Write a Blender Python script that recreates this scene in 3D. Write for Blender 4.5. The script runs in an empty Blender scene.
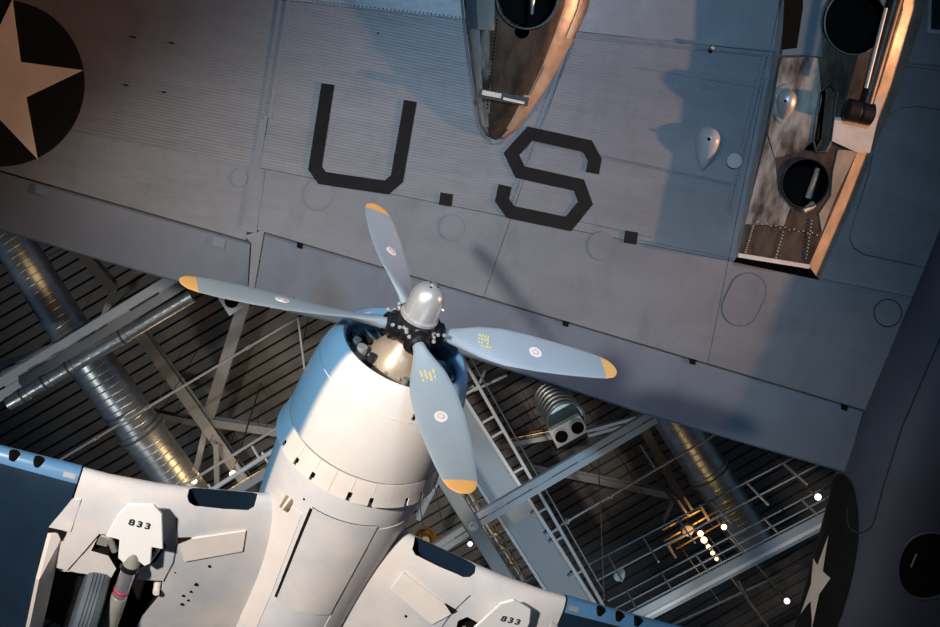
import bpy, bmesh, math, random
from mathutils import Vector, Matrix, Quaternion
from mathutils.geometry import tessellate_polygon
random.seed(7)
SC = bpy.context.scene
COL = SC.collection
V = Vector
# ------------------------------------------------------------------ camera
# a visitor on the hangar floor looks almost straight up with a 50 mm lens
FPX, CX, CY = 50 / 36 * 940, 470.0, 313.5
EYE = V((0, 0, 1.7))
ZEN = V((355 - CX, -(83 - CY), -FPX)).normalized()          # straight up, in camera axes
XAX = V((0.866, 0.50, 0)); XAX = (XAX - ZEN * XAX.dot(ZEN)).normalized()
YAX = ZEN.cross(XAX)
CW = Matrix((XAX, YAX, ZEN))                                  # camera axes -> hangar axes
cam_d = bpy.data.cameras.new('camera'); cam_d.lens = 50; cam_d.sensor_width = 36
cam_d.clip_end = 300
cam = bpy.data.objects.new('camera', cam_d); COL.objects.link(cam)
cam.matrix_world = Matrix.Translation(EYE) @ CW.to_4x4()
SC.camera = cam
IR = (CW @ V((1, 0, 0))); IR.z = 0; IR.normalize()            # the photographer's right, on the floor
IU = V((-IR.y, IR.x, 0))
if (CW @ V((0, 1, 0))).dot(IU) < 0: IU = -IU                  # over the photographer's head

# ------------------------------------------------------------------ world, lamps, exposure
wd = bpy.data.worlds.new('hangar_air'); SC.world = wd; wd.use_nodes = True
bg = wd.node_tree.nodes['Background']
bg.inputs[0].default_value = (0.30, 0.52, 0.85, 1); bg.inputs[1].default_value = 0.13
SC.view_settings.view_transform = 'Standard'; SC.view_settings.look = 'None'
SC.view_settings.gamma = 1.0; SC.view_settings.use_curve_mapping = False
SC.view_settings.exposure = 0.0
def spot(name, loc, target, power, color, angle, blend=1.0, radius=0.3):
    d = bpy.data.lights.new(name, 'SPOT'); d.energy = power; d.color = color
    d.spot_size = math.radians(angle); d.spot_blend = blend; d.shadow_soft_size = radius
    o = bpy.data.objects.new(name, d); COL.objects.link(o); o.location = loc
    o.rotation_euler = (V(target) - V(loc)).to_track_quat('-Z', 'Y').to_euler()
    return o
def pix(px, py, h):
    """point h metres above the eye on the sight line through a picture point"""
    d = CW @ V((px - CX, -(py - CY), -FPX))
    return EYE + d * (h / d.z)
HW = 15.6                                                     # wing of the big plane, above the eye
# unseen floor lamps: one lights the fighter, one is an added cool fill
spot('flood_fighter', V((0, 0, 1.2)) - IR * 5.2 + IU * 2.2, pix(310, 480, 12.6), 11500, (1.0, 0.915, 0.83), 41, 1.0, 0.35)
spot('fill_cool', V((0, 0, 1.2)) + IU * 4.0 + IR * 2.5, pix(585, 190, 15.0), 6200, (0.42, 0.70, 1.0), 40, 1.0, 0.6)
# warm flood high on the balcony to the right, skimming the underside of the big wing
_w = pix(650, 120, HW)
spot('flood_warm', _w + IR * 18.0 - IU * 3.0 + V((0, 0, -6.4)), pix(400, 20, HW), 20000, (1.0, 0.50, 0.26), 34, 1.0, 0.25)
# two unseen lamps added to brighten the roof steel from below
spot('fill_roof', V((0, 0, 9)) - IU * 13.0 + IR * 6.0, pix(530, 490, 22), 2100, (0.88, 0.95, 1.0), 34, 1.0, 0.5)
spot('fill_roof', V((0, 0, 9)) - IU * 12.0 - IR * 9.0, pix(130, 370, 22), 2000, (0.92, 0.97, 1.0), 36, 1.0, 0.5)

# ------------------------------------------------------------------ materials
def nd(nt, t, **kw):
    n = nt.nodes.new(t)
    for k, v in kw.items(): setattr(n, k, v)
    return n
MATS = {}
def mat(name, col, rough=0.5, metal=0.0, var=0.25, scale=3.0, col2=None, bump=0.0, bscale=40.0, stretch=None,
        belly=None, ribs=None, coat=0.0, emit=None, estr=0.0, contrast=(0.35, 0.68), spec=0.5, detail=6, stain=0.0):
    m = bpy.data.materials.new(name); m.use_nodes = True; nt = m.node_tree
    b = nt.nodes['Principled BSDF']; L = nt.links.new
    b.inputs['Roughness'].default_value = rough; b.inputs['Metallic'].default_value = metal
    b.inputs['Specular IOR Level'].default_value = spec
    if coat: b.inputs['Coat Weight'].default_value = coat
    tc = nd(nt, 'ShaderNodeTexCoord'); src = tc.outputs['Object']
    mp = nd(nt, 'ShaderNodeMapping'); L(src, mp.inputs[0])
    if stretch: mp.inputs['Scale'].default_value = stretch
    no = nd(nt, 'ShaderNodeTexNoise'); no.inputs['Scale'].default_value = scale; no.inputs['Detail'].default_value = detail
    no.inputs['Roughness'].default_value = 0.62
    L(mp.outputs[0], no.inputs['Vector'])
    rp = nd(nt, 'ShaderNodeValToRGB'); L(no.outputs['Fac'], rp.inputs[0])
    c2 = col2 if col2 else tuple(c * (1 - var) for c in col)
    rp.color_ramp.elements[0].position = contrast[0]; rp.color_ramp.elements[1].position = contrast[1]
    rp.color_ramp.elements[0].color = (*c2, 1); rp.color_ramp.elements[1].color = (*col, 1)
    out = rp.outputs[0]
    if stain:                                                 # smudges and streaks of old oil
        n3 = nd(nt, 'ShaderNodeTexNoise'); n3.inputs['Scale'].default_value = scale * 2.6; n3.inputs['Detail'].default_value = 8
        n3.inputs['Roughness'].default_value = 0.7; m3 = nd(nt, 'ShaderNodeMapping'); m3.inputs['Scale'].default_value = (1.5, 0.45, 1); m3.inputs['Location'].default_value = (3.1, 1.7, 0)
        L(src, m3.inputs[0]); L(m3.outputs[0], n3.inputs['Vector'])
        r3 = nd(nt, 'ShaderNodeMapRange'); L(n3.outputs['Fac'], r3.inputs[0]); r3.inputs[1].default_value = 0.50; r3.inputs[2].default_value = 0.72; r3.inputs[4].default_value = stain
        x3 = nd(nt, 'ShaderNodeMix', data_type='RGBA'); L(r3.outputs[0], x3.inputs[0]); L(out, x3.inputs[6]); x3.inputs[7].default_value = (*(c * 0.45 for c in col), 1); out = x3.outputs[2]
    if belly:                                                 # two-tone paint split by the angle round the fuselage axis
        side, ang, soft = belly
        sx = nd(nt, 'ShaderNodeSeparateXYZ'); L(src, sx.inputs[0])
        at = nd(nt, 'ShaderNodeMath', operation='ARCTAN2'); L(sx.outputs[0], at.inputs[0]); L(sx.outputs[2], at.inputs[1])
        ab = nd(nt, 'ShaderNodeMath', operation='ABSOLUTE'); L(at.outputs[0], ab.inputs[0])
        mr = nd(nt, 'ShaderNodeMapRange'); mr.interpolation_type = 'SMOOTHSTEP'; L(ab.outputs[0], mr.inputs[0])
        mr.inputs[1].default_value = math.radians(ang - soft); mr.inputs[2].default_value = math.radians(ang + soft)
        mx = nd(nt, 'ShaderNodeMix', data_type='RGBA'); L(mr.outputs[0], mx.inputs[0]); L(out, mx.inputs[6])
        mx.inputs[7].default_value = (*side, 1); out = mx.outputs[2]
    L(out, b.inputs['Base Color'])
    h = None
    if ribs:                                                  # fine rows of riveted stringers
        wv = nd(nt, 'ShaderNodeTexWave', bands_direction='Y'); wv.inputs['Scale'].default_value = ribs
        wv.inputs['Distortion'].default_value = 0.6; wv.inputs['Detail'].default_value = 1.0; L(src, wv.inputs['Vector'])
        h = wv.outputs['Fac']
    if bump or ribs:
        n2 = nd(nt, 'ShaderNodeTexNoise'); n2.inputs['Scale'].default_value = bscale; n2.inputs['Detail'].default_value = 4
        L(mp.outputs[0], n2.inputs['Vector'])
        bp = nd(nt, 'ShaderNodeBump'); bp.inputs['Strength'].default_value = max(bump, 0.05); bp.inputs['Distance'].default_value = 0.02
        L(n2.outputs['Fac'], bp.inputs['Height'])
        if h is not None:
            b2 = nd(nt, 'ShaderNodeBump'); b2.inputs['Strength'].default_value = 0.055; b2.inputs['Distance'].default_value = 0.02
            L(h, b2.inputs['Height']); L(bp.outputs[0], b2.inputs['Normal']); bp = b2
        L(bp.outputs[0], b.inputs['Normal'])
    if emit:
        b.inputs['Emission Color'].default_value = (*emit, 1); b.inputs['Emission Strength'].default_value = estr
    MATS[name] = m
    return m
M = MATS
mat('wing_paint', (0.168, 0.174, 0.190), 0.46, var=0.28, scale=1.1, bump=0.30, bscale=3.2, ribs=9.0, stain=0.35, contrast=(0.3, 0.75), stretch=(0.5, 2.0, 1))
mat('wing_paint_dented', (0.20, 0.215, 0.235), 0.36, var=0.25, scale=0.9, bump=0.55, bscale=1.7, contrast=(0.3, 0.75))
mat('wing_paint_smooth', (0.165, 0.174, 0.193), 0.42, var=0.3, scale=0.9, bump=0.26, bscale=2.4, contrast=(0.3, 0.75), stretch=(0.6, 1.6, 1), stain=0.45)
mat('flap_paint', (0.132, 0.152, 0.186), 0.40, var=0.2, scale=0.8, bump=0.12, bscale=2.5, stain=0.3)
mat('hull_paint', (0.062, 0.072, 0.098), 0.55, var=0.3, scale=0.9, bump=0.08, bscale=3)
mat('seam_dark', (0.03, 0.033, 0.038), 0.7)
mat('rivet_paint', (0.13, 0.14, 0.16), 0.5)
mat('letter_black', (0.011, 0.011, 0.012), 0.8, var=0.3, scale=4, spec=0.15)
mat('star_cream', (0.82, 0.73, 0.60), 0.5, var=0.14, scale=2.5)
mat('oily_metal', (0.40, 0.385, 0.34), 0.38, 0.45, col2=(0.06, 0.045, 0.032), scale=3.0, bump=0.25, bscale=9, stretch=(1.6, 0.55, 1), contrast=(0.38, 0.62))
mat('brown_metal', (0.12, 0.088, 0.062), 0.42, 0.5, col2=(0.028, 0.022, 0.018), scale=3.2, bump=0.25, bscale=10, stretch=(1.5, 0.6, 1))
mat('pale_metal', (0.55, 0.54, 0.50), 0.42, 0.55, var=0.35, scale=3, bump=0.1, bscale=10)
mat('tan_metal', (0.46, 0.37, 0.28), 0.40, 0.3, var=0.4, scale=3, bump=0.15, bscale=10)  # also used to paint warm light onto lit faces
mat('teal_paint', (0.10, 0.15, 0.19), 0.42, var=0.25, scale=1.5)
mat('cavity_black', (0.006, 0.0055, 0.0055), 0.85, spec=0.05)
mat('dark_iron', (0.045, 0.04, 0.036), 0.42, 0.7, var=0.4, scale=6)
mat('sheet_white', (0.62, 0.57, 0.50), 0.45, var=0.2, scale=5)
mat('glass_dark', (0.02, 0.022, 0.025), 0.12)
mat('blister_paint', (0.34, 0.35, 0.37), 0.35, var=0.2, scale=4)
# fighter
BLUE = (0.10, 0.24, 0.40)
mat('cowl_paint', (0.80, 0.745, 0.70), 0.36, var=0.07, scale=2.2, belly=(BLUE, 57, 4), coat=0.25)
mat('fuselage_paint', (0.77, 0.72, 0.685), 0.42, col2=(0.62, 0.625, 0.65), scale=1.8, belly=(BLUE, 74, 3), bump=0.03, bscale=6)
mat('flap_white', (0.80, 0.735, 0.675), 0.42, var=0.08, scale=3, belly=(BLUE, 66, 3))
mat('belly_white', (0.77, 0.705, 0.66), 0.42, col2=(0.53, 0.55, 0.59), scale=1.25, bump=0.03, bscale=6)
mat('panel_white', (0.80, 0.735, 0.69), 0.42, var=0.08, scale=2)
mat('navy_paint', (0.012, 0.028, 0.052), 0.36, var=0.25, scale=2, coat=0.2)
mat('edge_blue', (0.10, 0.25, 0.46), 0.3, var=0.2, scale=3, coat=0.4)
mat('door_white', (0.95, 0.945, 0.94), 0.4, var=0.03)
mat('stencil_navy', (0.02, 0.03, 0.06), 0.5)
mat('blade_sheen', (0.50, 0.60, 0.68), 0.42, 0.35, var=0.10, scale=2)  # black blades: the pale sheen of reflected light is put into the base colour
mat('tip_yellow', (0.95, 0.52, 0.17), 0.4, var=0.12, scale=8)
mat('decal_white', (0.85, 0.82, 0.80), 0.45, var=0.04)
mat('decal_pink', (0.72, 0.36, 0.30), 0.45, var=0.1)
mat('stencil_yellow', (0.75, 0.62, 0.25), 0.5, var=0.1)
mat('dome_silver', (0.74, 0.72, 0.70), 0.34, 0.55, var=0.22, scale=5, bump=0.03, bscale=20)
mat('hub_black', (0.02, 0.021, 0.024), 0.33, 0.4, var=0.3, scale=8)
mat('bolt_bright', (0.80, 0.80, 0.78), 0.3, 0.6)
mat('gearbox_tan', (0.50, 0.40, 0.29), 0.38, 0.35, var=0.2, scale=4)
mat('engine_dark', (0.04, 0.045, 0.055), 0.5, 0.4, var=0.4, scale=10)
mat('engine_teal', (0.13, 0.20, 0.23), 0.4, 0.5, var=0.4, scale=10)
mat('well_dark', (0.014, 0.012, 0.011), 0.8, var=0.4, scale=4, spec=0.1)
mat('rubber', (0.09, 0.115, 0.145), 0.55, var=0.2, scale=8)
mat('chrome', (0.72, 0.70, 0.72), 0.25, 0.8, var=0.1)
mat('ring_red', (0.62, 0.03, 0.06), 0.4)
mat('strut_olive', (0.42, 0.42, 0.36), 0.45, 0.3, var=0.25, scale=6)
# roof
mat('deck_grey', (0.155, 0.138, 0.118), 0.55, 0.2, var=0.25, scale=0.7, stretch=(0.4, 2, 1))
mat('roof_dark', (0.018, 0.016, 0.015), 0.8)
mat('steel_grey', (0.29, 0.305, 0.315), 0.5, var=0.12, scale=1.2)
mat('steel_light', (0.60, 0.61, 0.61), 0.48, var=0.1, scale=1.5)
mat('steel_dark', (0.085, 0.08, 0.075), 0.55, var=0.2, scale=1.5)
mat('girder_blue', (0.26, 0.30, 0.33), 0.45, var=0.1, scale=1.2)
mat('galvanised', (0.50, 0.53, 0.53), 0.36, 0.8, var=0.35, scale=3.0, bump=0.1, bscale=6)
mat('pipe_pale', (0.44, 0.42, 0.39), 0.45, var=0.1)
mat('teal_disc', (0.18, 0.27, 0.29), 0.3, 0.6, var=0.35, scale=2.5, bump=0.1, bscale=4)
mat('lamp_black', (0.015, 0.015, 0.017), 0.4)
mat('brass', (0.50, 0.33, 0.12), 0.35, 0.8, var=0.2)
mat('lens_warm', (1, 0.8, 0.5), 0.3, emit=(1.0, 0.68, 0.33), estr=4.5)
mat('lens_cool', (0.9, 0.9, 1), 0.3, emit=(0.85, 0.82, 1.0), estr=4.5)
mat('concrete', (0.22, 0.215, 0.21), 0.55, var=0.2, scale=0.4)

# ------------------------------------------------------------------ mesh helpers
class MB:
    def __init__(s): s.v = []; s.f = []
    def add(s, vs, fs):
        o = len(s.v); s.v += [V(p) for p in vs]; s.f += [tuple(i + o for i in f) for f in fs]; return s
    def box(s, c, ax, half):
        c = V(c); a = [V(q).normalized() * h for q, h in zip(ax, half)]
        vs = [c + a[0] * i + a[1] * j + a[2] * k for i in (-1, 1) for j in (-1, 1) for k in (-1, 1)]
        return s.add(vs, [(0, 1, 3, 2), (4, 6, 7, 5), (0, 4, 5, 1), (2, 3, 7, 6), (0, 2, 6, 4), (1, 5, 7, 3)])
    def bar(s, p0, p1, w, h, up=V((0, 0, 1))):
        p0 = V(p0); p1 = V(p1); d = p1 - p0; x = d.cross(up).normalized(); u = x.cross(d).normalized()
        return s.box((p0 + p1) / 2, (d, x, u), (d.length / 2, w / 2, h / 2))
    def ring(s, c, d, r, n, ref=None, ph=0.0):
        d = V(d).normalized(); ref = ref or (V((0, 0, 1)) if abs(d.z) < 0.9 else V((1, 0, 0)))
        x = d.cross(ref).normalized(); y = d.cross(x)
        return [V(c) + (x * math.cos(ph + 2 * math.pi * i / n) + y * math.sin(ph + 2 * math.pi * i / n)) * r for i in range(n)]
    def loft(s, rings, cap0=True, cap1=True, close=True):
        n = len(rings[0]); o = len(s.v)
        for r in rings: s.v += [V(p) for p in r]
        for k in range(len(rings) - 1):
            for i in range(n if close else n - 1):
                j = (i + 1) % n
                s.f.append((o + k * n + i, o + k * n + j, o + (k + 1) * n + j, o + (k + 1) * n + i))
        if cap0: s.f.append(tuple(o + i for i in reversed(range(n))))
        if cap1: s.f.append(tuple(o + (len(rings) - 1) * n + i for i in range(n)))
        return s
    def tube(s, p0, p1, r0, r1=None, n=16):
        d = V(p1) - V(p0); r1 = r0 if r1 is None else r1
        return s.loft([s.ring(p0, d, r0, n), s.ring(p1, d, r1, n)])
    def path(s, pts, r, n=10):
        rs = []
        for i, p in enumerate(pts):
            a = V(pts[max(i - 1, 0)]); b = V(pts[min(i + 1, len(pts) - 1)]); rs.append(s.ring(p, b - a, r, n, V((0.123, 0.456, 0.88))))
        return s.loft(rs)
    def lathe(s, prof, o, d, n=32, cap0=False, cap1=False):
        """prof: list of (radius, distance along d)"""
        d = V(d).normalized()
        return s.loft([s.ring(V(o) + d * t, d, max(r, 1e-4), n) for r, t in prof], cap0, cap1)
    def prism(s, poly, off):
        """closed polygon of 3D points, extruded by the vector off"""
        off = V(off); P = [V(p) for p in poly]; n = len(P); o = len(s.v)
        s.v += P + [p + off for p in P]
        for t in tessellate_polygon([P]):
            s.f.append(tuple(o + i for i in t)); s.f.append(tuple(o + n + i for i in reversed(t)))
        for i in range(n):
            j = (i + 1) % n; s.f.append((o + i, o + j, o + n + j, o + n + i))
        return s
    def ball(s, c, r, n=8, m=5, sq=(1, 1, 1)):
        rs = []
        for k in range(m + 1):
            a = math.pi * k / m
            rs.append([V(c) + V((r * sq[0] * math.sin(a) * math.cos(2 * math.pi * i / n) if 0 < k < m else 1e-5 * math.cos(i), r * sq[1] * math.sin(a) * math.sin(2 * math.pi * i / n) if 0 < k < m else 1e-5 * math.sin(i), r * sq[2] * math.cos(a))) for i in range(n)])
        return s.loft(rs, False, False)
    def build(s, name, m, parent=None, smooth=35, world=True, bevel=0.0):
        me = bpy.data.meshes.new(name)
        inv = INV.get(parent.name) if (parent is not None and world) else None
        vs = [inv @ p for p in s.v] if inv is not None else s.v
        me.from_pydata([tuple(p) for p in vs], [], s.f); me.validate()
        bm = bmesh.new(); bm.from_mesh(me); bmesh.ops.recalc_face_normals(bm, faces=bm.faces)
        if bevel:
            bmesh.ops.bevel(bm, geom=[e for e in bm.edges if len(e.link_faces) == 2 and e.calc_face_angle(0) > 0.6], offset=bevel, segments=1, affect='EDGES')
        bm.to_mesh(me); bm.free()
        if smooth:
            me.polygons.foreach_set('use_smooth', [True] * len(me.polygons)); me.set_sharp_from_angle(angle=math.radians(smooth))
        me.materials.append(M[m])
        o = bpy.data.objects.new(name, me); COL.objects.link(o); o.parent = parent
        if parent is not None and parent.name in INV: INV[o.name] = INV[parent.name]
        return o
INV = {}
def thing(name, label, cat, loc=(0, 0, 0), group=None, mw=None):
    o = bpy.data.objects.new(name, None); COL.objects.link(o); o.empty_display_size = 0.3
    mw = mw if mw is not None else Matrix.Translation(V(loc))
    o.matrix_world = mw; INV[o.name] = mw.inverted()
    o['label'] = label; o['category'] = cat
    if group: o['group'] = group
    return o
def tag(o, label, cat, group=None):
    o['label'] = label; o['category'] = cat
    if group: o['group'] = group
    return o
def centred(o):
    """move a one-mesh thing's origin to its own middle"""
    me = o.data; c = sum((v.co for v in me.vertices), V()) / len(me.vertices)
    me.transform(Matrix.Translation(-c)); o.location = c
    return o
def cut(o, cutters):
    for c in cutters:
        md = o.modifiers.new('cut', 'BOOLEAN'); md.operation = 'DIFFERENCE'; md.solver = 'EXACT'; md.object = c
        try: md.material_mode = 'TRANSFER'
        except Exception: pass
    dg = bpy.context.evaluated_depsgraph_get(); dg.update()
    me = bpy.data.meshes.new_from_object(o.evaluated_get(dg), depsgraph=dg)
    o.modifiers.clear(); o.data = me
    for c in cutters: bpy.data.objects.remove(c)
    me.polygons.foreach_set('use_smooth', [True] * len(me.polygons)); me.set_sharp_from_angle(angle=math.radians(35))
def text_mesh(body, size, offset=0.0, depth=0.002):
    cu = bpy.data.curves.new('lettering', 'FONT'); cu.body = body; cu.size = size; cu.offset = offset; cu.extrude = depth; cu.space_character = 1.3
    cu.align_x = 'CENTER'; cu.align_y = 'CENTER'
    t = bpy.data.objects.new('lettering', cu); COL.objects.link(t)
    dg = bpy.context.evaluated_depsgraph_get(); dg.update()
    me = bpy.data.meshes.new_from_object(t.evaluated_get(dg), depsgraph=dg)
    bpy.data.objects.remove(t)
    return [v.co.copy() for v in me.vertices], [tuple(p.vertices) for p in me.polygons]
def stroke(pts, w):
    """outline of a mitred stroke through 2D points"""
    L, Rr = [], []
    P = [V((x, y)) for x, y in pts]
    for i, p in enumerate(P):
        d0 = (p - P[i - 1]).normalized() if i else (P[1] - p).normalized()
        d1 = (P[i + 1] - p).normalized() if i < len(P) - 1 else d0
        n0 = V((-d0.y, d0.x)); n1 = V((-d1.y, d1.x)); mm = (n0 + n1).normalized(); k = (w / 2) / max(mm.dot(n0), 0.4)
        L.append(p + mm * k); Rr.append(p - mm * k)
    return [tuple(q) for q in L + Rr[::-1]]
UP = V((0, 0, 1))

# ------------------------------------------------------------------ setting: floor and roof deck
HC = 27.0
fl = MB().box((0, 8, -0.1), ((1, 0, 0), (0, 1, 0), UP), (34, 34, 0.1)).build('floor', 'concrete', None, 0)
fl['kind'] = 'structure'
ce = MB().box((4, 4, EYE.z + HC + 0.28), ((1, 0, 0), (0, 1, 0), UP), (34, 34, 0.1)).build('ceiling', 'roof_dark', None, 0)
ce['kind'] = 'structure'; INV['ceiling'] = Matrix.Identity(4)
PER = 0.235
strip0 = None
_cz = EYE.z + HC
for i in range(150):
    y = -13 + i * PER
    if strip0 is None:
        b = MB(); x0, x1 = -22, 30
        prof = [(-0.112, 0.16), (-0.095, 0.0), (0.095, 0.0), (0.112, 0.16)]
        b.loft([[V((x0, q[0], q[1])) for q in prof], [V((x1, q[0], q[1])) for q in prof]], True, True)
        strip0 = b.build('deck_strip', 'deck_grey', ce, 0, world=False); o = strip0
    else:
        o = strip0.copy(); COL.objects.link(o); o.parent = ce
    o.location = (0, y, _cz)

# ------------------------------------------------------------------ the big grey plane
d_sp = (pix(780, 201, HW) - pix(170, 79, HW)).normalized()             # along the span, to the photographer's right
d_ch = UP.cross(d_sp).normalized()
if (pix(250, 235, HW) - pix(290, 0, HW)).dot(d_ch) < 0: d_ch = -d_ch   # towards the trailing edge
z_w = d_sp.cross(d_ch)
org = pix(470, 120, HW)
MWB = Matrix.Translation(org) @ Matrix((d_sp, d_ch, z_w)).transposed().to_4x4()
big = thing('twin_engine_plane', 'large grey-blue plane with black U.S. lettering under its wing and two oily nacelles', 'airplane', mw=MWB)
DN = V((0, 0, -1))
def W(px, py, drop=0.0): return pix(px, py, HW - drop)
def wpoly(pts, drop=0.0): return [W(x, y, drop) for x, y in pts]
def isect(l1, l2):
    (x1, y1), (x2, y2) = l1; (x3, y3), (x4, y4) = l2
    d = (x1 - x2) * (y3 - y4) - (y1 - y2) * (x3 - x4)
    a = x1 * y2 - y1 * x2; b = x3 * y4 - y3 * x4
    return ((a * (x3 - x4) - (x1 - x2) * b) / d, (a * (y3 - y4) - (y1 - y2) * b) / d)
# core of the wing: flat lower skin, rounded leading edge, tapering towards the trailing edge
def wing_core(x_list):
    rings = []
    for x in x_list:
        yle = -190 + (x + 350) * 0.075; yh = 166.5 + x * 0.294
        le = W(x + 0.19 * -(yle - 100), yle); hg = W(x - 0.19 * (yh - 100), yh)
        c = hg - le; R = []
        for t, z in [(1.0, 0.02), (0.8, 0.02), (0.5, 0.02), (0.2, 0.02), (0.05, 0.06), (0.0, 0.25), (0.04, 0.48), (0.2, 0.72), (0.5, 0.74), (0.8, 0.5), (1.0, 0.3)]:
            R.append(le + c * t + UP * z)
        rings.append(R)
    return rings
wing = MB().loft(wing_core([-700, -350, 0, 250, 500, 750, 900, 1050, 1200])).build('wing', 'seam_dark', big, 40)
S0 = ((-350, -178), (900, -84)); S1 = ((310, 3), (780, 53)); S2 = ((170, 150), (735, 262)); HG = ((264, 231.6), (864, 410)); HGL = ((0, 170.2), (251, 241.8))
C_ = [((-560, 0), (-600, 245)), ((-128, 0), (-160, 245)), ((290, 0), (245, 245)), ((573, 37), (505, 235)), ((770, 51), (728, 262)), ((1020, 60), (863, 475))]
def shrink(poly, e):
    c = (sum(p[0] for p in poly) / len(poly), sum(p[1] for p in poly) / len(poly)); r = []
    for p in poly:
        dx, dy = c[0] - p[0], c[1] - p[1]
        r.append((p[0] + (e if dx > 0 else -e), p[1] + (e if dy > 0 else -e)))
    return r
for ri in range(3):
    for ci in range(5):
        rows = [S0, S1, S2, HG if ci > 1 else HGL]
        q = [isect(rows[ri], C_[ci]), isect(rows[ri], C_[ci + 1]), isect(rows[ri + 1], C_[ci + 1]), isect(rows[ri + 1], C_[ci])]
        q = shrink(q, 0.28)
        MB().prism(wpoly(q, 0.0), UP * 0.03).build('skin_panel', ('wing_paint_dented', 'wing_paint', 'wing_paint_smooth')[ri], wing, 0)
# control surfaces behind the hinge line
def surface(name, pts, m, parent):
    n = len(pts) // 2; rings = []
    for i in range(n):
        a = W(*pts[i]); b = W(*pts[-1 - i]); c = b - a
        rings.append([a + UP * 0.02, a + c * 0.03, a + c * 0.5 + UP * 0.01, a + c * 0.97 + UP * 0.05, b + UP * 0.07, a + c * 0.97 + UP * 0.09, a + c * 0.5 + UP * 0.16, a + UP * 0.24])
    return MB().loft(rings).build(name, m, parent, 30)
ail = surface('aileron', [(-380, 63.5), (-100, 143.8), (120, 206.6), (250, 243.6), (246.5, 302), (112, 265), (-110, 199), (-390, 117)], 'flap_paint', big)
flp = surface('wing_flap', [(265, 233.8), (460, 291.8), (660, 351.3), (863, 411.8), (846, 474), (640, 414), (453, 353), (252.5, 304)], 'flap_paint', big)
for x, y in [(300, 245), (566, 323), (693, 361), (845, 407)]:
    MB().prism(wpoly([(x - 3, y - 2.5), (x + 3, y - 1), (x + 2, y + 4), (x - 3, y + 2.5)], 0.03), UP * 0.06).build('hinge_bracket', 'cavity_black', flp)
for x, y in [(42, 189), (219, 241)]:
    b = MB(); p = wpoly([(x - 6, y - 5), (x + 7, y - 1), (x + 5, y + 8), (x - 7, y + 4)], 0.02)
    b.prism(p, UP * 0.05); b.build('hinge_bracket', 'flap_paint', ail)
MB().prism(wpoly([(244.5, 236), (264.5, 229.5), (251.6, 304), (247.6, 303), (251.5, 243.5)], 0.003), UP * 0.05).build('rib_strip', 'wing_paint_smooth', wing, 0)
# chordwise straps and lap joints
def strap(p0, p1, w, m='wing_paint_smooth', drop=0.012, name='cover_strip'):
    d = V((p1[0] - p0[0], p1[1] - p0[1])).normalized(); n = V((-d.y, d.x)) * w / 2
    q = [(p0[0] + n.x, p0[1] + n.y), (p1[0] + n.x, p1[1] + n.y), (p1[0] - n.x, p1[1] - n.y), (p0[0] - n.x, p0[1] - n.y)]
    return MB().prism(wpoly(q, drop), UP * (drop + 0.01)).build(name, m, wing, 0)
strap((293, -30), (270, 118), 4); strap((284, -30), (262, 118), 2.2); strap((258, 168), (249, 232), 15, 'wing_paint_smooth', 0.016)
strap((264, 118), (256, 168), 7, 'flap_paint')
for a, b in [((571, 38), (508, 205)), ((576, 39), (513, 206)), ((770, 52), (731, 214)), ((764, 52), (726, 212))]: strap(a, b, 1.8, 'wing_paint_smooth', 0.010)
strap((576, 37), (780, 57), 2.2, 'flap_paint', 0.014); strap((576, 33), (780, 51), 1.2, 'wing_paint', 0.01)
strap((532, 143), (737, 186), 1.5, 'rivet_paint', 0.008)
strap((310, 3), (460, 19), 1.6, 'rivet_paint', 0.008); strap((640, 68), (760, 88), 1.0, 'rivet_paint', 0.006)
strap((820, 280), (930, 303), 2.0, 'flap_paint', 0.012); strap((900, 62), (960, 68), 2, 'flap_paint', 0.012)
# rows of rivets along the joints
rv = MB()
for a, b, st in [((576, 36.5), (778, 56.5), 3.2), ((532, 141), (735, 184), 3.0), ((640, 240), (731, 258), 3.4), ((574, 44), (511, 203), 3.0), ((767, 58), (729, 210), 3.0), ((517, 207), (650, 237), 3.6), ((314, 1), (460, 17), 4)]:
    n = int(math.hypot(b[0] - a[0], b[1] - a[1]) / st)
    for i in range(n + 1):
        t = i / n; rv.ball(W(a[0] + (b[0] - a[0]) * t, a[1] + (b[1] - a[1]) * t, 0.008), 0.011, 5, 3)
rv = rv.build('rivets', 'rivet_paint', wing); rv['kind'] = 'stuff'
# access covers
def disc(px, py, rx, ry, m, name, par, drop=0.014, rot=0.2, n=28, th=0.02):
    pts = [(px + rx * math.cos(a) * math.cos(rot) - ry * math.sin(a) * math.sin(rot), py + rx * math.cos(a) * math.sin(rot) + ry * math.sin(a) * math.cos(rot)) for a in [2 * math.pi * i / n for i in range(n)]]
    return MB().prism(wpoly(pts, drop), UP * th).build(name, m, par, 40)
for x, y, r in [(318, 195, 15), (239, 178, 9), (452, 228, 13), (601, 246, 14)]:
    disc(x, y, r, r * 1.05, 'rivet_paint', 'access_cover', wing, 0.006); disc(x, y, r - 0.9, (r - 0.9) * 1.05, 'wing_paint_smooth', 'access_cover', wing, 0.012)
def capsule(x0, y0, x1, y1, r, m, drop):
    d = V((x1 - x0, y1 - y0)).normalized(); n = V((-d.y, d.x)); P = []
    for i in range(13):
        a = math.pi * i / 12; P.append((x1 + (n.x * math.cos(a) + d.x * math.sin(a)) * r, y1 + (n.y * math.cos(a) + d.y * math.sin(a)) * r))
    for i in range(13):
        a = math.pi * i / 12; P.append((x0 - (n.x * math.cos(a) + d.x * math.sin(a)) * r, y0 - (n.y * math.cos(a) + d.y * math.sin(a)) * r))
    return MB().prism(wpoly(P, drop), UP * 0.02).build('access_cover', m, wing, 40)
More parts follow.
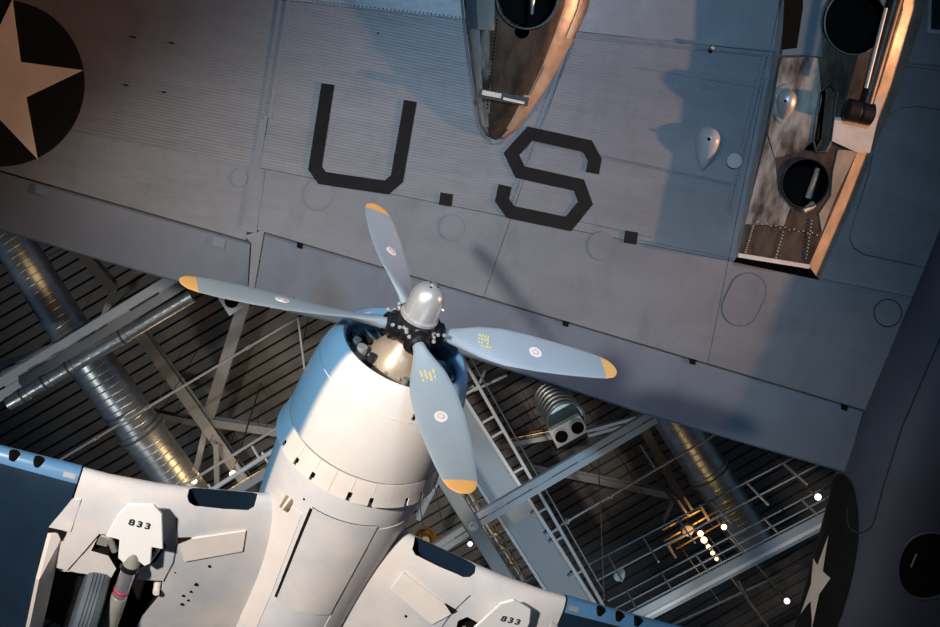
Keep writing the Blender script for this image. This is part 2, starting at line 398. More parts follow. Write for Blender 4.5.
capsule(748, 291, 740, 308, 18.5, 'seam_dark', 0.004); capsule(748, 291, 740, 308, 17.8, 'wing_paint_smooth', 0.010)
disc(888, 313, 14.5, 14.5, 'seam_dark', 'access_cover', wing, 0.005); disc(888, 313, 13, 13, 'wing_paint_smooth', 'access_cover', wing, 0.012)
RP = [(960, 112), (918, 106), (900, 108), (886, 117), (877, 132), (868, 175), (852, 226), (849, 238), (853, 248), (864, 255), (926, 268), (950, 240)]
MB().prism(wpoly(RP, 0.006), UP * 0.02).build('access_panel', 'seam_dark', wing, 0)
MB().prism(wpoly(shrink(RP, 0.8), 0.013), UP * 0.02).build('access_panel', 'wing_paint', wing, 0)
for x, y in [(134, 37), (172, 43), (126, 85), (164, 92)]:
    MB().prism(wpoly([(x - 2, y - 1), (x + 2.2, y - 0.3), (x + 2, y + 1.1), (x - 2.2, y + 0.6)], 0.012), UP * 0.02).build('drain_slot', 'cavity_black', wing)
MB().tube(W(712, 45, 0.0), W(712, 47, 0.12), 0.02, 0.014, 10).ball(W(712, 48, 0.13), 0.03).build('drain_pipe', 'pale_metal', wing)
disc(378, 33, 0.9, 0.9, 'cavity_black', 'drain_slot', wing)
# painted letters, dots and the star roundel
lw = 13.0
Ul = stroke([(328, 84), (315, 168), (322, 178), (386.5, 187.5), (397, 178.5), (410.5, 101)], lw)
Sl = stroke([(592.5, 173), (595, 160), (587.5, 146), (530, 133.5), (511.5, 154), (520, 172), (579, 185), (585.5, 203), (568.5, 224), (510.5, 212), (502, 200), (505.2, 185.5)], lw)
o = MB().prism(wpoly(Ul, 0.022), UP * 0.024).build('letter', 'letter_black', wing, 0); o['label'] = 'black painted letter U'
o = MB().prism(wpoly(Sl, 0.022), UP * 0.024).build('letter', 'letter_black', wing, 0); o['label'] = 'black painted letter S'
for x, y in [(446, 199.5), (631, 237.5)]:
    o = MB().prism(wpoly([(x - 5.4, y - 7), (x + 7, y - 5), (x + 5.4, y + 7), (x - 7, y + 5)], 0.022), UP * 0.024).build('full_stop', 'letter_black', wing, 0)
rd = disc(1, 83, 83.5, 83.5, 'letter_black', 'roundel', wing, 0.018, 0, 72, 0.02); rd['label'] = 'dark round insignia with a cream star'
sp = []
for i in range(10):
    a = math.radians(-9.0 + 36 * i); r = 85 if i % 2 == 0 else 30.5
    sp.append((-1 + r * math.cos(a), 83.5 + r * math.sin(a)))
MB().prism(wpoly(sp, 0.024), UP * 0.01).build('star', 'star_cream', wing, 0)
# teardrop blister and its neighbours
rings = []
for i in range(15):
    t = i / 14; w = 0.165 * (math.sqrt(max(t, 1e-4) / 0.3) if t < 0.3 else math.cos((t - 0.3) / 0.7 * math.pi / 2) ** 0.8) if t < 0.3 else 0.165 * math.cos((t - 0.3) / 0.7 * math.pi / 2) ** 0.85
    if t < 0.3: w = 0.165 * math.sqrt(1 - ((0.3 - t) / 0.3) ** 2)
    c = W(710.5 + (702 - 710.5) * t, 125 + (171 - 125) * t); w = max(w, 0.004)
    rings.append([c + d_sp * (w * math.cos(a)) + DN * (max(w * 1.35, 0.003) * math.sin(a)) for a in [math.pi * k / 12 for k in range(13)]])
bl = MB().loft(rings, True, True, False).build('lamp_blister', 'blister_paint', wing, 60)
MB().ball(W(709, 139, 0.22), 0.022).build('drain_hole', 'cavity_black', wing)
disc(734.5, 161, 7.5, 7.5, 'blister_paint', 'filler_cap', wing, 0.06, 0, 24, 0.07)
# small window beside the fuselage
disc_w = MB().prism(wpoly([(929, -6), (965, -2), (962, 37), (927, 33)], 0.03), UP * 0.04).build('window_frame', 'blister_paint', wing, 0)
MB().prism(wpoly([(932, -4), (965, 0), (962, 32), (931, 29)], 0.034), UP * 0.02).build('pane', 'glass_dark', wing, 0)
# ---- nacelle with the pointed tail
ST = [(139.5, 494, 496, 0.01), (135, 486, 505, 0.09), (126, 481.5, 514.5, 0.16), (112, 478, 526, 0.22), (90, 475, 540, 0.30), (60, 471, 557.5, 0.38), (30, 467.5, 572, 0.45), (0, 464.6, 585, 0.50), (-60, 460, 600, 0.56), (-150, 456, 612, 0.58), (-250, 462, 606, 0.55), (-300, 480, 590, 0.4)]
def nac_pt(i, a, e=0.0):
    y, l, r, d = ST[i]; A = W(l, y); B = W(r, y + (r - l) * 0.1); c = (A + B) / 2; hw = (B - A).length / 2
    d *= 1.2; x = math.copysign(abs(math.cos(a)) ** 0.8, -math.cos(a)); z = abs(math.sin(a)) ** 0.75
    return c + (B - A).normalized() * ((hw + e) * x) + DN * ((d + e) * z)
NA = 20
rings = [[nac_pt(i, math.pi * k / NA) for k in range(NA + 1)] + [nac_pt(i, math.pi) + UP * 0.1, nac_pt(i, 0) + UP * 0.1] for i in range(len(ST))]
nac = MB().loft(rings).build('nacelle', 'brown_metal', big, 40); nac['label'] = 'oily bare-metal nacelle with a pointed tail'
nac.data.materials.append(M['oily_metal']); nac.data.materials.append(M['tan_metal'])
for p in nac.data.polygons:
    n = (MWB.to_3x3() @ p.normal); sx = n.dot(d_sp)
    p.material_index = 1 if sx < -0.45 else (2 if sx > 0.30 else 0)  # tan on right-facing sides puts the warm light into the colour
k1 = MB().tube(W(527, -3, 0.9), W(527, -3, 0.12), 0.335, 0.335, 40).build('cutter', 'cavity_black', big)
k2 = MB().tube(W(522, 31, 0.9), W(522, 31, 0.25), 0.085, 0.085, 20).build('cutter', 'cavity_black', big)
cut(nac, [k1, k2])
def shade_cup(px, py, r, d0, d1, par):
    L0 = W(px, py, d0); return MB().lathe([(r, 0), (r, d0 - d1), (0.001, d0 - d1)], L0, UP, 40).build('hole_shade', 'cavity_black', par, 30)  # black cup added inside the hole, its colour standing for deep shade
shade_cup(527, -3, 0.331, 0.66, 0.14, nac); shade_cup(522, 31, 0.082, 0.52, 0.28, nac)
MB().lathe([(0.335, 0), (0.36, 0), (0.36, 0.05), (0.335, 0.05)], W(527, -3, 0.57), DN, 40).build('exhaust_ring', 'dark_iron', nac)
MB().tube(W(534, -20, 0.62), W(532, 14, 0.56), 0.03, 0.02, 10).build('rod', 'pale_metal', nac)
# skin panels on the left flank, and a latch bar near the tail
def nac_patch(i0, i1, a0, a1, m, e, name='nacelle_panel'):
    b = MB(); n = 8
    out = [[nac_pt(i, math.radians(a0 + (a1 - a0) * k / n), e) for k in range(n + 1)] for i in range(i0, i1 + 1)]
    inn = [[nac_pt(i, math.radians(a0 + (a1 - a0) * k / n), 0) for k in range(n + 1)] for i in range(i0, i1 + 1)]
    rr = [o_ + i_[::-1] for o_, i_ in zip(out, inn)]
    return b.loft(rr).build(name, m, nac, 50)
nac_patch(2, 6, 18, 38, 'pale_metal', 0.010); nac_patch(3, 5, 40, 58, 'oily_metal', 0.012); nac_patch(6, 9, 14, 34, 'teal_paint', 0.010)
nac_patch(6, 9, 36, 60, 'pale_metal', 0.012); nac_patch(4, 5, 120, 150, 'tan_metal', 0.012); nac_patch(6, 9, 135, 162, 'oily_metal', 0.012)
MB().bar(W(479, 93, 0.36), W(528, 102, 0.36), 0.10, 0.06).build('latch_bar', 'dark_iron', nac, 0)
MB().bar(W(482, 92.5, 0.40), W(501, 96, 0.40), 0.055, 0.04).build('latch_plate', 'sheet_white', nac, 0)
MB().bar(W(503, 98.5, 0.40), W(524, 103, 0.40), 0.03, 0.04).build('latch_plate', 'sheet_white', nac, 0)
nr = MB()
for i in range(26):
    t = i / 25; nr.ball(W(497 + (487 - 497) * t, 20 + 88 * t, 0.53 - 0.21 * t), 0.012, 5, 3)
nr = nr.build('rivets', 'cavity_black', nac); nr['kind'] = 'stuff'
# fillet bead round the nacelle outline
bead = [W(l - 3, y, 0.01) for y, l, r, d in ST[::-1][4:]] + [W(490, 143, 0.01), W(500, 143, 0.01)] + [W(r + 2.5, y + 1, 0.01) for y, l, r, d in ST[1:8]]
MB().path(bead, 0.016, 6).build('fillet_bead', 'wing_paint_smooth', nac)

# ---- nacelle with the open wheel bay
B2 = [(733, 262), (819, 280), (847, 218), (875, 150), (901, 85), (928, 0), (950, -120), (910, -230), (800, -235), (778, -120), (781, 0), (772, 60), (758, 135)]
T2 = [(738, 256), (809, 266), (840, 195), (859, 148), (880, 85), (902, 15), (908, -120), (880, -215), (812, -218), (786, -120), (787, 0), (778, 60), (765, 132)]
DR = 0.34
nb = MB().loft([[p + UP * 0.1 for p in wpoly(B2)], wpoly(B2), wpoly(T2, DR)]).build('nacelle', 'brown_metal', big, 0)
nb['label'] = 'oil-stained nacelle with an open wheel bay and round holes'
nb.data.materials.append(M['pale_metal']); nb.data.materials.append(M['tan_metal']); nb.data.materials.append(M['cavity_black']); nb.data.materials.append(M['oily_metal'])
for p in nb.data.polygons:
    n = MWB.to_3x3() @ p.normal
    p.material_index = 1 if n.dot(d_sp) < -0.5 else (2 if n.dot(d_sp) > 0.4 else (0 if abs(n.z) > 0.8 else 3))  # right-facing walls tan: the orange light on them is painted in
cuts = [MB().tube(W(855, 22, 0.8), W(855, 22, 0.02), 0.37, 0.37, 40).build('cutter', 'cavity_black', big),
        MB().tube(W(805, 183, 0.8), W(805, 183, 0.02), 0.285, 0.285, 40).build('cutter', 'cavity_black', big),
        MB().prism(wpoly([(830, 84), (837, 92), (832, 140), (826, 152), (816, 152), (813, 140), (820, 92)], 0.7), UP * 0.6).build('cutter', 'cavity_black', big)]
cut(nb, cuts)
def plate2(pts, m, name='nacelle_panel', drop=DR + 0.012, th=0.012):
    return MB().prism(wpoly(pts, drop), UP * th).build(name, m, nb, 0)
shade_cup(855, 22, 0.366, 0.335, 0.04, nb); shade_cup(805, 183, 0.281, 0.335, 0.04, nb)
# painted forward skin with its hole left free, bare skins behind
plate2([(788, -110), (789, 0), (782, 55), (804, 55), (822, 57), (822, 18), (826, 2), (836, -8), (850, -12), (850, -110)], 'teal_paint')
plate2([(852, -110), (852, -12), (870, -8), (882, 4), (887, 20), (884, 36), (890, 36), (903, 10), (907, -110)], 'teal_paint')
plate2([(805, 57), (818, 58), (822, 100), (812, 142), (800, 152), (775, 158), (768, 134), (781, 58)], 'oily_metal', drop=DR + 0.016)
plate2([(767, 136), (775, 160), (778, 190), (790, 208), (784, 226), (745, 224)], 'oily_metal', drop=DR + 0.010)
plate2([(838, 150), (858, 150), (836, 196), (822, 232), (819, 214), (831, 196), (833, 172)], 'tan_metal', drop=DR + 0.010)
plate2([(745, 226), (784, 228), (792, 209), (806, 212), (818, 216), (820, 236), (808, 262), (739, 252)], 'brown_metal', drop=DR + 0.008)
plate2([(835, 117), (857, 119), (884, 92), (870, 153), (856, 152), (832, 141)], 'sheet_white', 'cover_sheet', DR + 0.05, 0.01)
plate2([(786, -30), (803, -30), (803, 8), (797, 48), (782, 50)], 'cavity_black', 'vent_slot', DR + 0.014)
MB().bar(W(738, 255, DR + 0.02), W(809, 266.5, DR + 0.02), 0.05, 0.05).build('end_rim', 'sheet_white', nb, 0)
MB().lathe([(0.285, 0), (0.30, 0), (0.30, 0.03), (0.285, 0.03)], W(805, 183, DR), DN, 40).build('hole_rim', 'dark_iron', nb)
MB().lathe([(0.37, 0), (0.385, 0), (0.385, 0.03), (0.37, 0.03)], W(855, 22, DR), DN, 40).build('hole_rim', 'teal_paint', nb)
MB().path([W(x, y, DR + 0.02) for x, y in [(830, 84), (837, 92), (832, 140), (826, 152), (816, 152), (813, 140), (820, 92), (830, 84)]], 0.018, 6).build('slot_rim', 'dark_iron', nb)
MB().tube(W(818, 168, 0.30), W(808, 198, 0.26), 0.03, 0.04, 10).build('rod', 'tan_metal', nb)
MB().tube(W(827, 100, 0.22), W(820, 146, 0.22), 0.05, 0.06, 12).build('hydraulic_pipe', 'brass', nb)
MB().tube(W(813, 205, 0.30), W(803, 211, 0.36), 0.05, 0.03, 10).build('fitting', 'pale_metal', nb)
rings = []
for i in range(13):
    t = i / 12; w = 0.125 * math.sqrt(max(1 - ((0.35 - t) / 0.35) ** 2, 0.002)) if t < 0.35 else 0.125 * math.cos((t - 0.35) / 0.65 * math.pi / 2) ** 0.85 + 0.003
    c = W(788 + (782 - 788) * t, 88 + 33 * t, DR + 0.01)
    rings.append([c + d_sp * (w * math.cos(a)) + DN * (w * 1.2 * math.sin(a)) for a in [math.pi * k / 10 for k in range(11)]])
MB().loft(rings, True, True, False).build('lamp_blister', 'pale_metal', nb, 60)
disc(786.5, 104, 13, 20, 'oily_metal', 'blister_flange', nb, DR + 0.03, 0.15, 30, 0.02)
MB().ball(W(785.5, 101, DR + 0.14), 0.02).build('drain_hole', 'cavity_black', nb)
leg = MB().tube(W(897, -6, 0.52), W(866, 104, 0.50), 0.10, 0.085, 18).build('gear_leg', 'dark_iron', nb)
MB().tube(W(886, 8, 0.62), W(866, 88, 0.60), 0.022, 0.022, 8).build('gear_rod', 'sheet_white', nb)
b = MB(); c = W(859, 112, 0.51); b.lathe([(0.10, -0.17), (0.135, -0.15), (0.135, -0.02), (0.12, 0), (0.135, 0.02), (0.135, 0.15), (0.10, 0.17)], c, d_sp, 24, True, True); b.build('gear_roller', 'dark_iron', nb)
b = MB()
for i in range(14): b.ball(W(757 + i * 4.6, 222 + (i % 2) * 1.2 + i * 0.9, DR + 0.02), 0.013, 5, 3)
for i in range(12): b.ball(W(753 - i * 0.7, 226 + i * 2.4, DR + 0.02), 0.013, 5, 3)
for i in range(9): b.ball(W(783 - i * 0.9, 232 + i * 3.2, DR + 0.02), 0.013, 5, 3)
for i in range(12): b.ball(W(806 + i * 0.5, 258 - i * 3.4, DR + 0.02), 0.013, 5, 3)
b = b.build('rivets', 'tan_metal', nb); b['kind'] = 'stuff'

# ---- fuselage along the right: loft of rounded sections
FS = [(1020, -320, 0.5), (1018, -240, 1.0), (1012, -120, 1.3), (1000, -10, 1.38), (975, 110, 1.38), (948, 205, 1.38), (921, 275, 1.38), (893, 342, 1.36), (864, 411, 1.35), (846, 470, 1.34), (834, 520, 1.32), (818, 580, 1.28), (801, 640, 1.24), (785, 740, 1.1), (745, 880, 0.85), (700, 1040, 0.45)]
def fus_pt(k, phi, e=0.0):
    """k: station (may be fractional); phi: 0 at the left flank, 90 at the keel, -90 on top (degrees)"""
    i = min(int(k), len(FS) - 2); t = k - i
    x, y, a = (FS[i][j] + (FS[i + 1][j] - FS[i][j]) * t for j in range(3))
    c = W(x, y) + d_sp * a + DN * 0.15; p = math.radians(phi)
    sx = -math.copysign(abs(math.cos(p)) ** 0.82, math.cos(p)); sz = math.copysign(abs(math.sin(p)) ** 0.82, math.sin(p))
    return c + d_sp * ((a + e) * sx) + DN * ((a * (0.60 if sz > 0 else 1.05) + e) * sz)
fus = MB().loft([[fus_pt(i, 360 * k / 48) for k in range(48)] for i in range(len(FS))]).build('fuselage', 'hull_paint', big, 50)
def fus_decal(pts, e, m, name, dens=10):
    """polygon in (station, angle) laid on the fuselage skin as a fan from its middle"""
    c = (sum(p[0] for p in pts) / len(pts), sum(p[1] for p in pts) / len(pts)); b = MB(); n = len(pts)
    R = [[fus_pt(c[0] + (p[0] - c[0]) * max(k / dens, 1e-3), c[1] + (p[1] - c[1]) * max(k / dens, 1e-3), e) for p in pts] for k in range(dens + 1)]
    return b.loft(R, False, False).build(name, m, fus, 60)
def densify(pts, n=5):
    r = []
    for i, p in enumerate(pts):
        q = pts[(i + 1) % len(pts)]
        r += [(p[0] + (q[0] - p[0]) * k / n, p[1] + (q[1] - p[1]) * k / n) for k in range(n)]
    return r
KC, PC, KR, PR = 11.0, -2, 1.9, 34
fus_decal([(KC + KR * math.sin(a), PC + PR * math.cos(a)) for a in [2 * math.pi * i / 48 for i in range(48)]], 0.012, 'letter_black', 'roundel')
fus_decal(densify([(KC + 0.05 - 0.80 * (1 if i % 2 == 0 else 0.382) * math.cos(math.radians(36 * i)), PC - 2 + 15 * (1 if i % 2 == 0 else 0.382) * math.sin(math.radians(36 * i))) for i in range(10)]), 0.02, 'star_cream', 'star', 6)
b = MB(); R_ = [[fus_pt(10.1 + 0.55 * math.sin(a) * r, 76 + 16 * math.cos(a) * r, 0.015 if r > 0.2 else 0.014) for a in [2 * math.pi * i / 32 for i in range(32)]] for r in (0.01, 0.5, 1.0)]
b.loft(R_, False, False).build('belly_hatch', 'cavity_black', fus, 60)
MB().path([fus_pt(10.1 + 0.57 * math.sin(a), 76 + 16.6 * math.cos(a), 0.02) for a in [2 * math.pi * i / 32 for i in range(33)]], 0.02, 6).build('hatch_rim', 'hull_paint', fus)
MB().tube(fus_pt(10.0, 68, 0.0), fus_pt(10.15, 67, 0.2), 0.014, 0.01, 8).build('aerial', 'pale_metal', fus)
MB().path([fus_pt(k, 36, 0.006) for k in (4, 5, 6, 7, 8, 9, 9.6)], 0.012, 5).build('seam', 'seam_dark', fus)
MB().path([fus_pt(9.6 + 0.35 * math.sin(a), 36 - 14 + 14 * math.cos(a), 0.006) for a in [math.pi * i / 14 for i in range(15)]], 0.012, 5).build('seam', 'seam_dark', fus)
# ------------------------------------------------------------------ the fighter (own axes: x across the span, y to the nose, z to the belly)
# it hangs in a shallow banked dive; its attitude and place were measured from the propeller disc
def camv(c): return CW @ V((c[0], -c[1], -c[2]))
FM = Matrix((camv((0.92260, 0.29506, 0.24737)), camv((0.38171, -0.78482, -0.48753)), camv((0.05051, 0.54434, -0.83673)))).transposed()
FMW = Matrix.Translation(EYE + camv((-0.4761, 0.1272, 10.9949))) @ FM.to_4x4()
ftr = thing('fighter_plane', 'white-bellied blue fighter plane with four-bladed propeller and 833 on its gear doors', 'airplane', mw=FMW)
def fb(b, name, m, parent=None, smooth=35, bevel=0.0): return b.build(name, m, parent or ftr, smooth, world=False, bevel=bevel)
YA = V((0, 1, 0))
# fuselage
FU = [(-1.14, 0.66, 0.66, 0.66), (-1.20, 0.70, 0.70, 0.70), (-1.40, 0.715, 0.72, 0.715), (-1.9, 0.69, 0.74, 0.72), (-2.7, 0.62, 0.78, 0.715), (-4.0, 0.56, 0.80, 0.66), (-5.5, 0.45, 0.68, 0.52), (-7.0, 0.30, 0.50, 0.32), (-8.3, 0.13, 0.36, 0.10), (-8.8, 0.03, 0.25, 0.02)]
def fpt(y, ang, e=0.0):
    """ang in degrees from the keel (0) towards +x (90)"""
    for i in range(len(FU) - 1):
        if FU[i + 1][0] <= y <= FU[i][0]: break
    t = (y - FU[i][0]) / (FU[i + 1][0] - FU[i][0]); w, tp, bt = (FU[i][j] + (FU[i + 1][j] - FU[i][j]) * t for j in (1, 2, 3))
    a = math.radians(ang); c = math.cos(a); s_ = math.sin(a)
    return V(((w + e) * s_, y, ((bt if c > 0 else tp) + e) * c))
fuse = fb(MB().loft([[fpt(y, 360 * k / 64) for k in range(64)] for y in [f[0] for f in FU]]), 'fuselage', 'fuselage_paint', None, 45)
def fpatch(y0, y1, a0, a1, m, e, name, par, da=0.0):
    n, q = 10, 8
    out = [[fpt(y0 + (y1 - y0) * j / q, a0 + da * j / q + (a1 - a0 - da * j / q) * k / n, e) for k in range(n + 1)] + [fpt(y0 + (y1 - y0) * j / q, a0 + da * j / q + (a1 - a0 - da * j / q) * (n - k) / n, -0.01) for k in range(n + 1)] for j in range(q + 1)]
    return fb(MB().loft(out), name, m, par, 40)
fpatch(-1.62, -2.76, -25, 23, 'belly_white', 0.014, 'belly_hatch', fuse)
fpatch(-1.64, -2.74, -27.6, -25.3, 'well_dark', 0.006, 'hatch_gap', fuse)
fpatch(-1.615, -1.625, -26, 23, 'seam_dark', 0.005, 'hatch_gap', fuse)
fpatch(-1.66, -3.3, 25, 52, 'panel_white', 0.006, 'skin_panel', fuse)
fpatch(-1.75, -3.3, -60, -31, 'panel_white', 0.006, 'skin_panel', fuse)
MB_ = MB().tube(fpt(-1.72, -45, -0.02), fpt(-1.80, -44, 0.06), 0.055, 0.035, 14); o = fb(MB_, 'drain_stub', 'tan_metal', fuse)
MB_ = MB().ball(fpt(-1.60, -34, 0.0), 0.012); fb(MB_, 'fastener', 'cavity_black', fuse)
# cowling
cprof = [(0.655, -1.12), (0.66, -0.9), (0.62, -0.6), (0.55, -0.40), (0.515, -0.32), (0.508, -0.27), (0.522, -0.225), (0.55, -0.21), (0.585, -0.235), (0.62, -0.30), (0.66, -0.42), (0.69, -0.58), (0.71, -0.78), (0.72, -0.98), (0.722, -1.115), (0.70, -1.12)]
cowl = fb(MB().lathe(cprof, (0, 0, 0), YA, 72), 'engine_cowling', 'cowl_paint', None, 50)
for r, y in [(0.672, -0.47)]:
    fb(MB().lathe([(r + 0.001, y + 0.004), (r + 0.004, y), (r + 0.003, y - 0.006)], (0, 0, 0), YA, 72), 'cowl_seam', 'flap_white', cowl)
fb(MB().path([V((0.15, -0.335, 0.635)), V((0.14, -0.43, 0.668))], 0.006, 6), 'cowl_slot', 'seam_dark', cowl)
fb(MB().lathe([(0.66, -1.10), (0.70, -1.11), (0.712, -1.20), (0.722, -1.345)], (0, 0, 0), YA, 64), 'firewall_ring', 'well_dark')
# cowl flaps, a ring of separate plates
JT = [-180, -160, -140, -122, -104, -86, -66, -48.7, -33.6, -20, -6.5, 8.3, 21.5, 34.9, 48.8, 66, 86, 104, 122, 140, 160, 180]
NOTCH = (-66, -48.7, -33.6, -6.5, 8.3, 34.9, 48.8, 66, 104, -104)
for i in range(len(JT) - 1):
    A0, A1 = JT[i], JT[i + 1]; R_ = []
    for y, r, g in [(-1.13, 0.722, 0), (-1.268, 0.750, 0), (-1.269, 0.750, 1), (-1.35, 0.768, 1)]:
        g0 = 1.5 if g and A0 in NOTCH else 0.10; g1 = 1.5 if g and A1 in NOTCH else 0.10
        aa = [A0 + g0 + (A1 - g1 - A0 - g0) * k / 6 for k in range(7)]
        R_.append([V((r * math.sin(math.radians(a)), y, r * math.cos(math.radians(a)))) for a in aa] + [V(((r - 0.012) * math.sin(math.radians(a)), y, (r - 0.012) * math.cos(math.radians(a)))) for a in aa[::-1]])
    fb(MB().loft(R_), 'cowl_flap', 'flap_white', None, 40)
# engine seen through the intake
eng = fb(MB().lathe([(0.001, -0.10), (0.14, -0.10), (0.16, -0.16), (0.20, -0.20), (0.26, -0.30), (0.29, -0.42), (0.30, -0.55), (0.66, -0.66), (0.66, -0.70)], (0, 0, 0), YA, 40), 'engine', 'gearbox_tan')
fb(MB().lathe([(0.28, -0.56), (0.655, -0.60), (0.655, -0.64)], (0, 0, 0), YA, 40), 'engine_baffle', 'engine_dark', eng)
for i in range(9):
    a = math.radians(40 * i + 8); d = V((math.sin(a), 0, math.cos(a)))
    pr = []
    for k in range(10): pr += [(0.095, 0.27 + k * 0.024), (0.115, 0.278 + k * 0.024), (0.095, 0.286 + k * 0.024)]
    fb(MB().lathe(pr + [(0.10, 0.52), (0.02, 0.56)], (0, -0.52, 0), d, 16, True, True), 'cylinder', 'engine_dark', eng)
    x = d.cross(YA)
    for s_ in (-1, 1):
        fb(MB().tube(d * 0.26 + YA * -0.40 + x * 0.03 * s_, d * 0.52 + YA * -0.42 + x * 0.06 * s_, 0.013, 0.013, 8), 'pushrod', 'engine_teal', eng)
    fb(MB().ball(d * 0.47 + YA * -0.40 + x * 0.09, 0.035, 10, 6), 'rocker_cover', 'engine_teal', eng)
for a, r, q, m in [(-78, 0.36, 0.055, 'bolt_bright'), (-92, 0.40, 0.045, 'engine_teal'), (-60, 0.30, 0.04, 'engine_dark'), (20, 0.31, 0.05, 'gearbox_tan'), (6, 0.35, 0.035, 'pale_metal'), (32, 0.36, 0.03, 'pale_metal'), (95, 0.36, 0.05, 'engine_teal')]:
    d = V((math.sin(math.radians(a)), 0, math.cos(math.radians(a))))
    fb(MB().tube(d * r + YA * -0.45, d * r + YA * -0.27, q, q * 0.8, 14), 'magneto', m, eng)
for i in range(14):
    d = V((math.sin(i * 0.4488), 0, math.cos(i * 0.4488))); fb(MB().ball(d * 0.275 + YA * -0.345, 0.018, 7, 4), 'bolt', 'gearbox_tan', eng)
# propeller hub and dome
hub = fb(MB().lathe([(0.001, -0.14), (0.10, -0.14), (0.13, -0.11), (0.16, -0.09), (0.19, -0.05), (0.19, 0.06), (0.165, 0.11), (0.165, 0.135), (0.15, 0.14), (0.001, 0.14)], (0, 0, 0), YA, 36), 'propeller_hub', 'hub_black')
fb(MB().lathe([(0.165, 0.125), (0.168, 0.15), (0.150, 0.16), (0.149, 0.28), (0.143, 0.34), (0.125, 0.395), (0.09, 0.435), (0.045, 0.455), (0.001, 0.46)], (0, 0, 0), YA, 36), 'hub_dome', 'dome_silver', hub)
fb(MB().tube((0, 0.452, 0), (0, 0.475, 0), 0.025, 0.022, 10), 'dome_plug', 'pale_metal', hub)
for i in range(3):
    a = i * 2.094; fb(MB().ball((0.042 * math.cos(a), 0.452, 0.042 * math.sin(a)), 0.013, 6, 4), 'dome_screw', 'engine_dark', hub)
fb(MB().tube((0.12, 0.30, 0.055), (0.155, 0.30, 0.07), 0.012, 0.012, 8), 'dome_screw', 'pale_metal', hub)
PH = math.radians(-10.4)
def blade_sec(r):
    """chord, thickness, pitch (deg) at radius r"""
    T = [(0.16, 0.105, 0.105, 40), (0.30, 0.115, 0.10, 38), (0.42, 0.175, 0.085, 35), (0.60, 0.285, 0.066, 29), (0.85, 0.375, 0.048, 22), (1.15, 0.395, 0.037, 16), (1.45, 0.37, 0.028, 12), (1.70, 0.325, 0.021, 9), (1.86, 0.275, 0.016, 8), (1.94, 0.215, 0.012, 7), (1.98, 0.14, 0.009, 7), (1.998, 0.05, 0.006, 7)]
    for i in range(len(T) - 1):
        if r <= T[i + 1][0]: break
    t = (r - T[i][0]) / (T[i + 1][0] - T[i][0]); return [T[i][j] + (T[i + 1][j] - T[i][j]) * t for j in (1, 2, 3)]
def blade_frame(ang, r):
    c, th, be = blade_sec(r); be = math.radians(be)
    rad = V((math.cos(ang), 0, math.sin(ang))); tan = YA.cross(rad)
    ch = tan * math.cos(be) + YA * math.sin(be); nm = ch.cross(rad)
    if nm.dot(YA) < 0: nm = -nm
    return rad, ch, nm, c, th
def blade_ring(ang, r):
    rad, ch, nm, c, th = blade_frame(ang, r); pts = []
    for k in range(20):
        a = 2 * math.pi * k / 20; x = math.cos(a); z = math.sin(a)
        z *= (1.0 if r < 0.35 else 0.95 - 0.15 * x)
        pts.append(rad * r + ch * (c / 2 * x) + nm * (th / 2 * z))
    return pts
for q in range(4):
    ang = PH + q * math.pi / 2
    rs = [0.16, 0.24, 0.32, 0.38, 0.44, 0.52, 0.60, 0.72, 0.85, 1.0, 1.15, 1.3, 1.45, 1.6, 1.7, 1.80, 1.86]
    bl = fb(MB().loft([blade_ring(ang, r) for r in rs]), 'propeller_blade', 'blade_sheen', None, 60)
    o = fb(MB().loft([blade_ring(ang, r) for r in (1.86, 1.90, 1.94, 1.965, 1.985, 1.998)]), 'blade_tip', 'tip_yellow', bl, 60); o['label'] = 'yellow painted tip'
    rad, ch, nm, c, th = blade_frame(ang, 1.16)
    for rr, m, e in ((0.062, 'decal_white', 0.003), (0.032, 'decal_pink', 0.005), (0.022, 'decal_white', 0.006)):
        P = [rad * 1.16 + ch * (rr * 0.85 * math.cos(a)) + rad * (rr * math.sin(a)) + nm * (th / 2 * 0.93 + e) for a in [2 * math.pi * i / 24 for i in range(24)]]
        fb(MB().prism(P, -nm * 0.012), 'maker_badge', m, bl, 0)
    rad, ch, nm, c, th = blade_frame(ang, 0.66)
    b = MB()
    for row in range(4):
        for k in range(5 - (row % 2)):
            if (row * 3 + k * 2 + q) % 7 == 0: continue
            p = rad * (0.60 + k * 0.028 + row * 0.004) + ch * (-0.05 + row * 0.034) + nm * (th / 2 * 0.93 + 0.002)
            b.box(p, (rad, ch, nm), (0.008, 0.009, 0.004))
    if q in (0, 1): fb(b, 'stencil_rows', 'stencil_yellow', bl, 0)
    rad = V((math.cos(ang), 0, math.sin(ang)))
    fb(MB().lathe([(0.10, 0.10), (0.125, 0.13), (0.125, 0.20), (0.10, 0.21), (0.10, 0.25), (0.075, 0.27)], (0, 0, 0), rad, 20), 'blade_clamp', 'hub_black', hub)
    tn = YA.cross(rad)
    for s_ in (-1, 1):
        for k in range(3):
            p = rad * (0.115 + 0.06 * k) + tn * (0.135 * s_ - 0.012 * k * s_) + YA * 0.055
            fb(MB().ball(p + YA * 0.012, 0.019, 8, 5), 'hub_bolt', 'bolt_bright', hub)
    for k in range(2):
        a2 = ang + math.radians(28 + 34 * k); p = V((math.cos(a2), 0, math.sin(a2))) * 0.188
        fb(MB().ball(p + YA * -0.03, 0.018, 7, 4), 'hub_bolt', 'bolt_bright', hub)

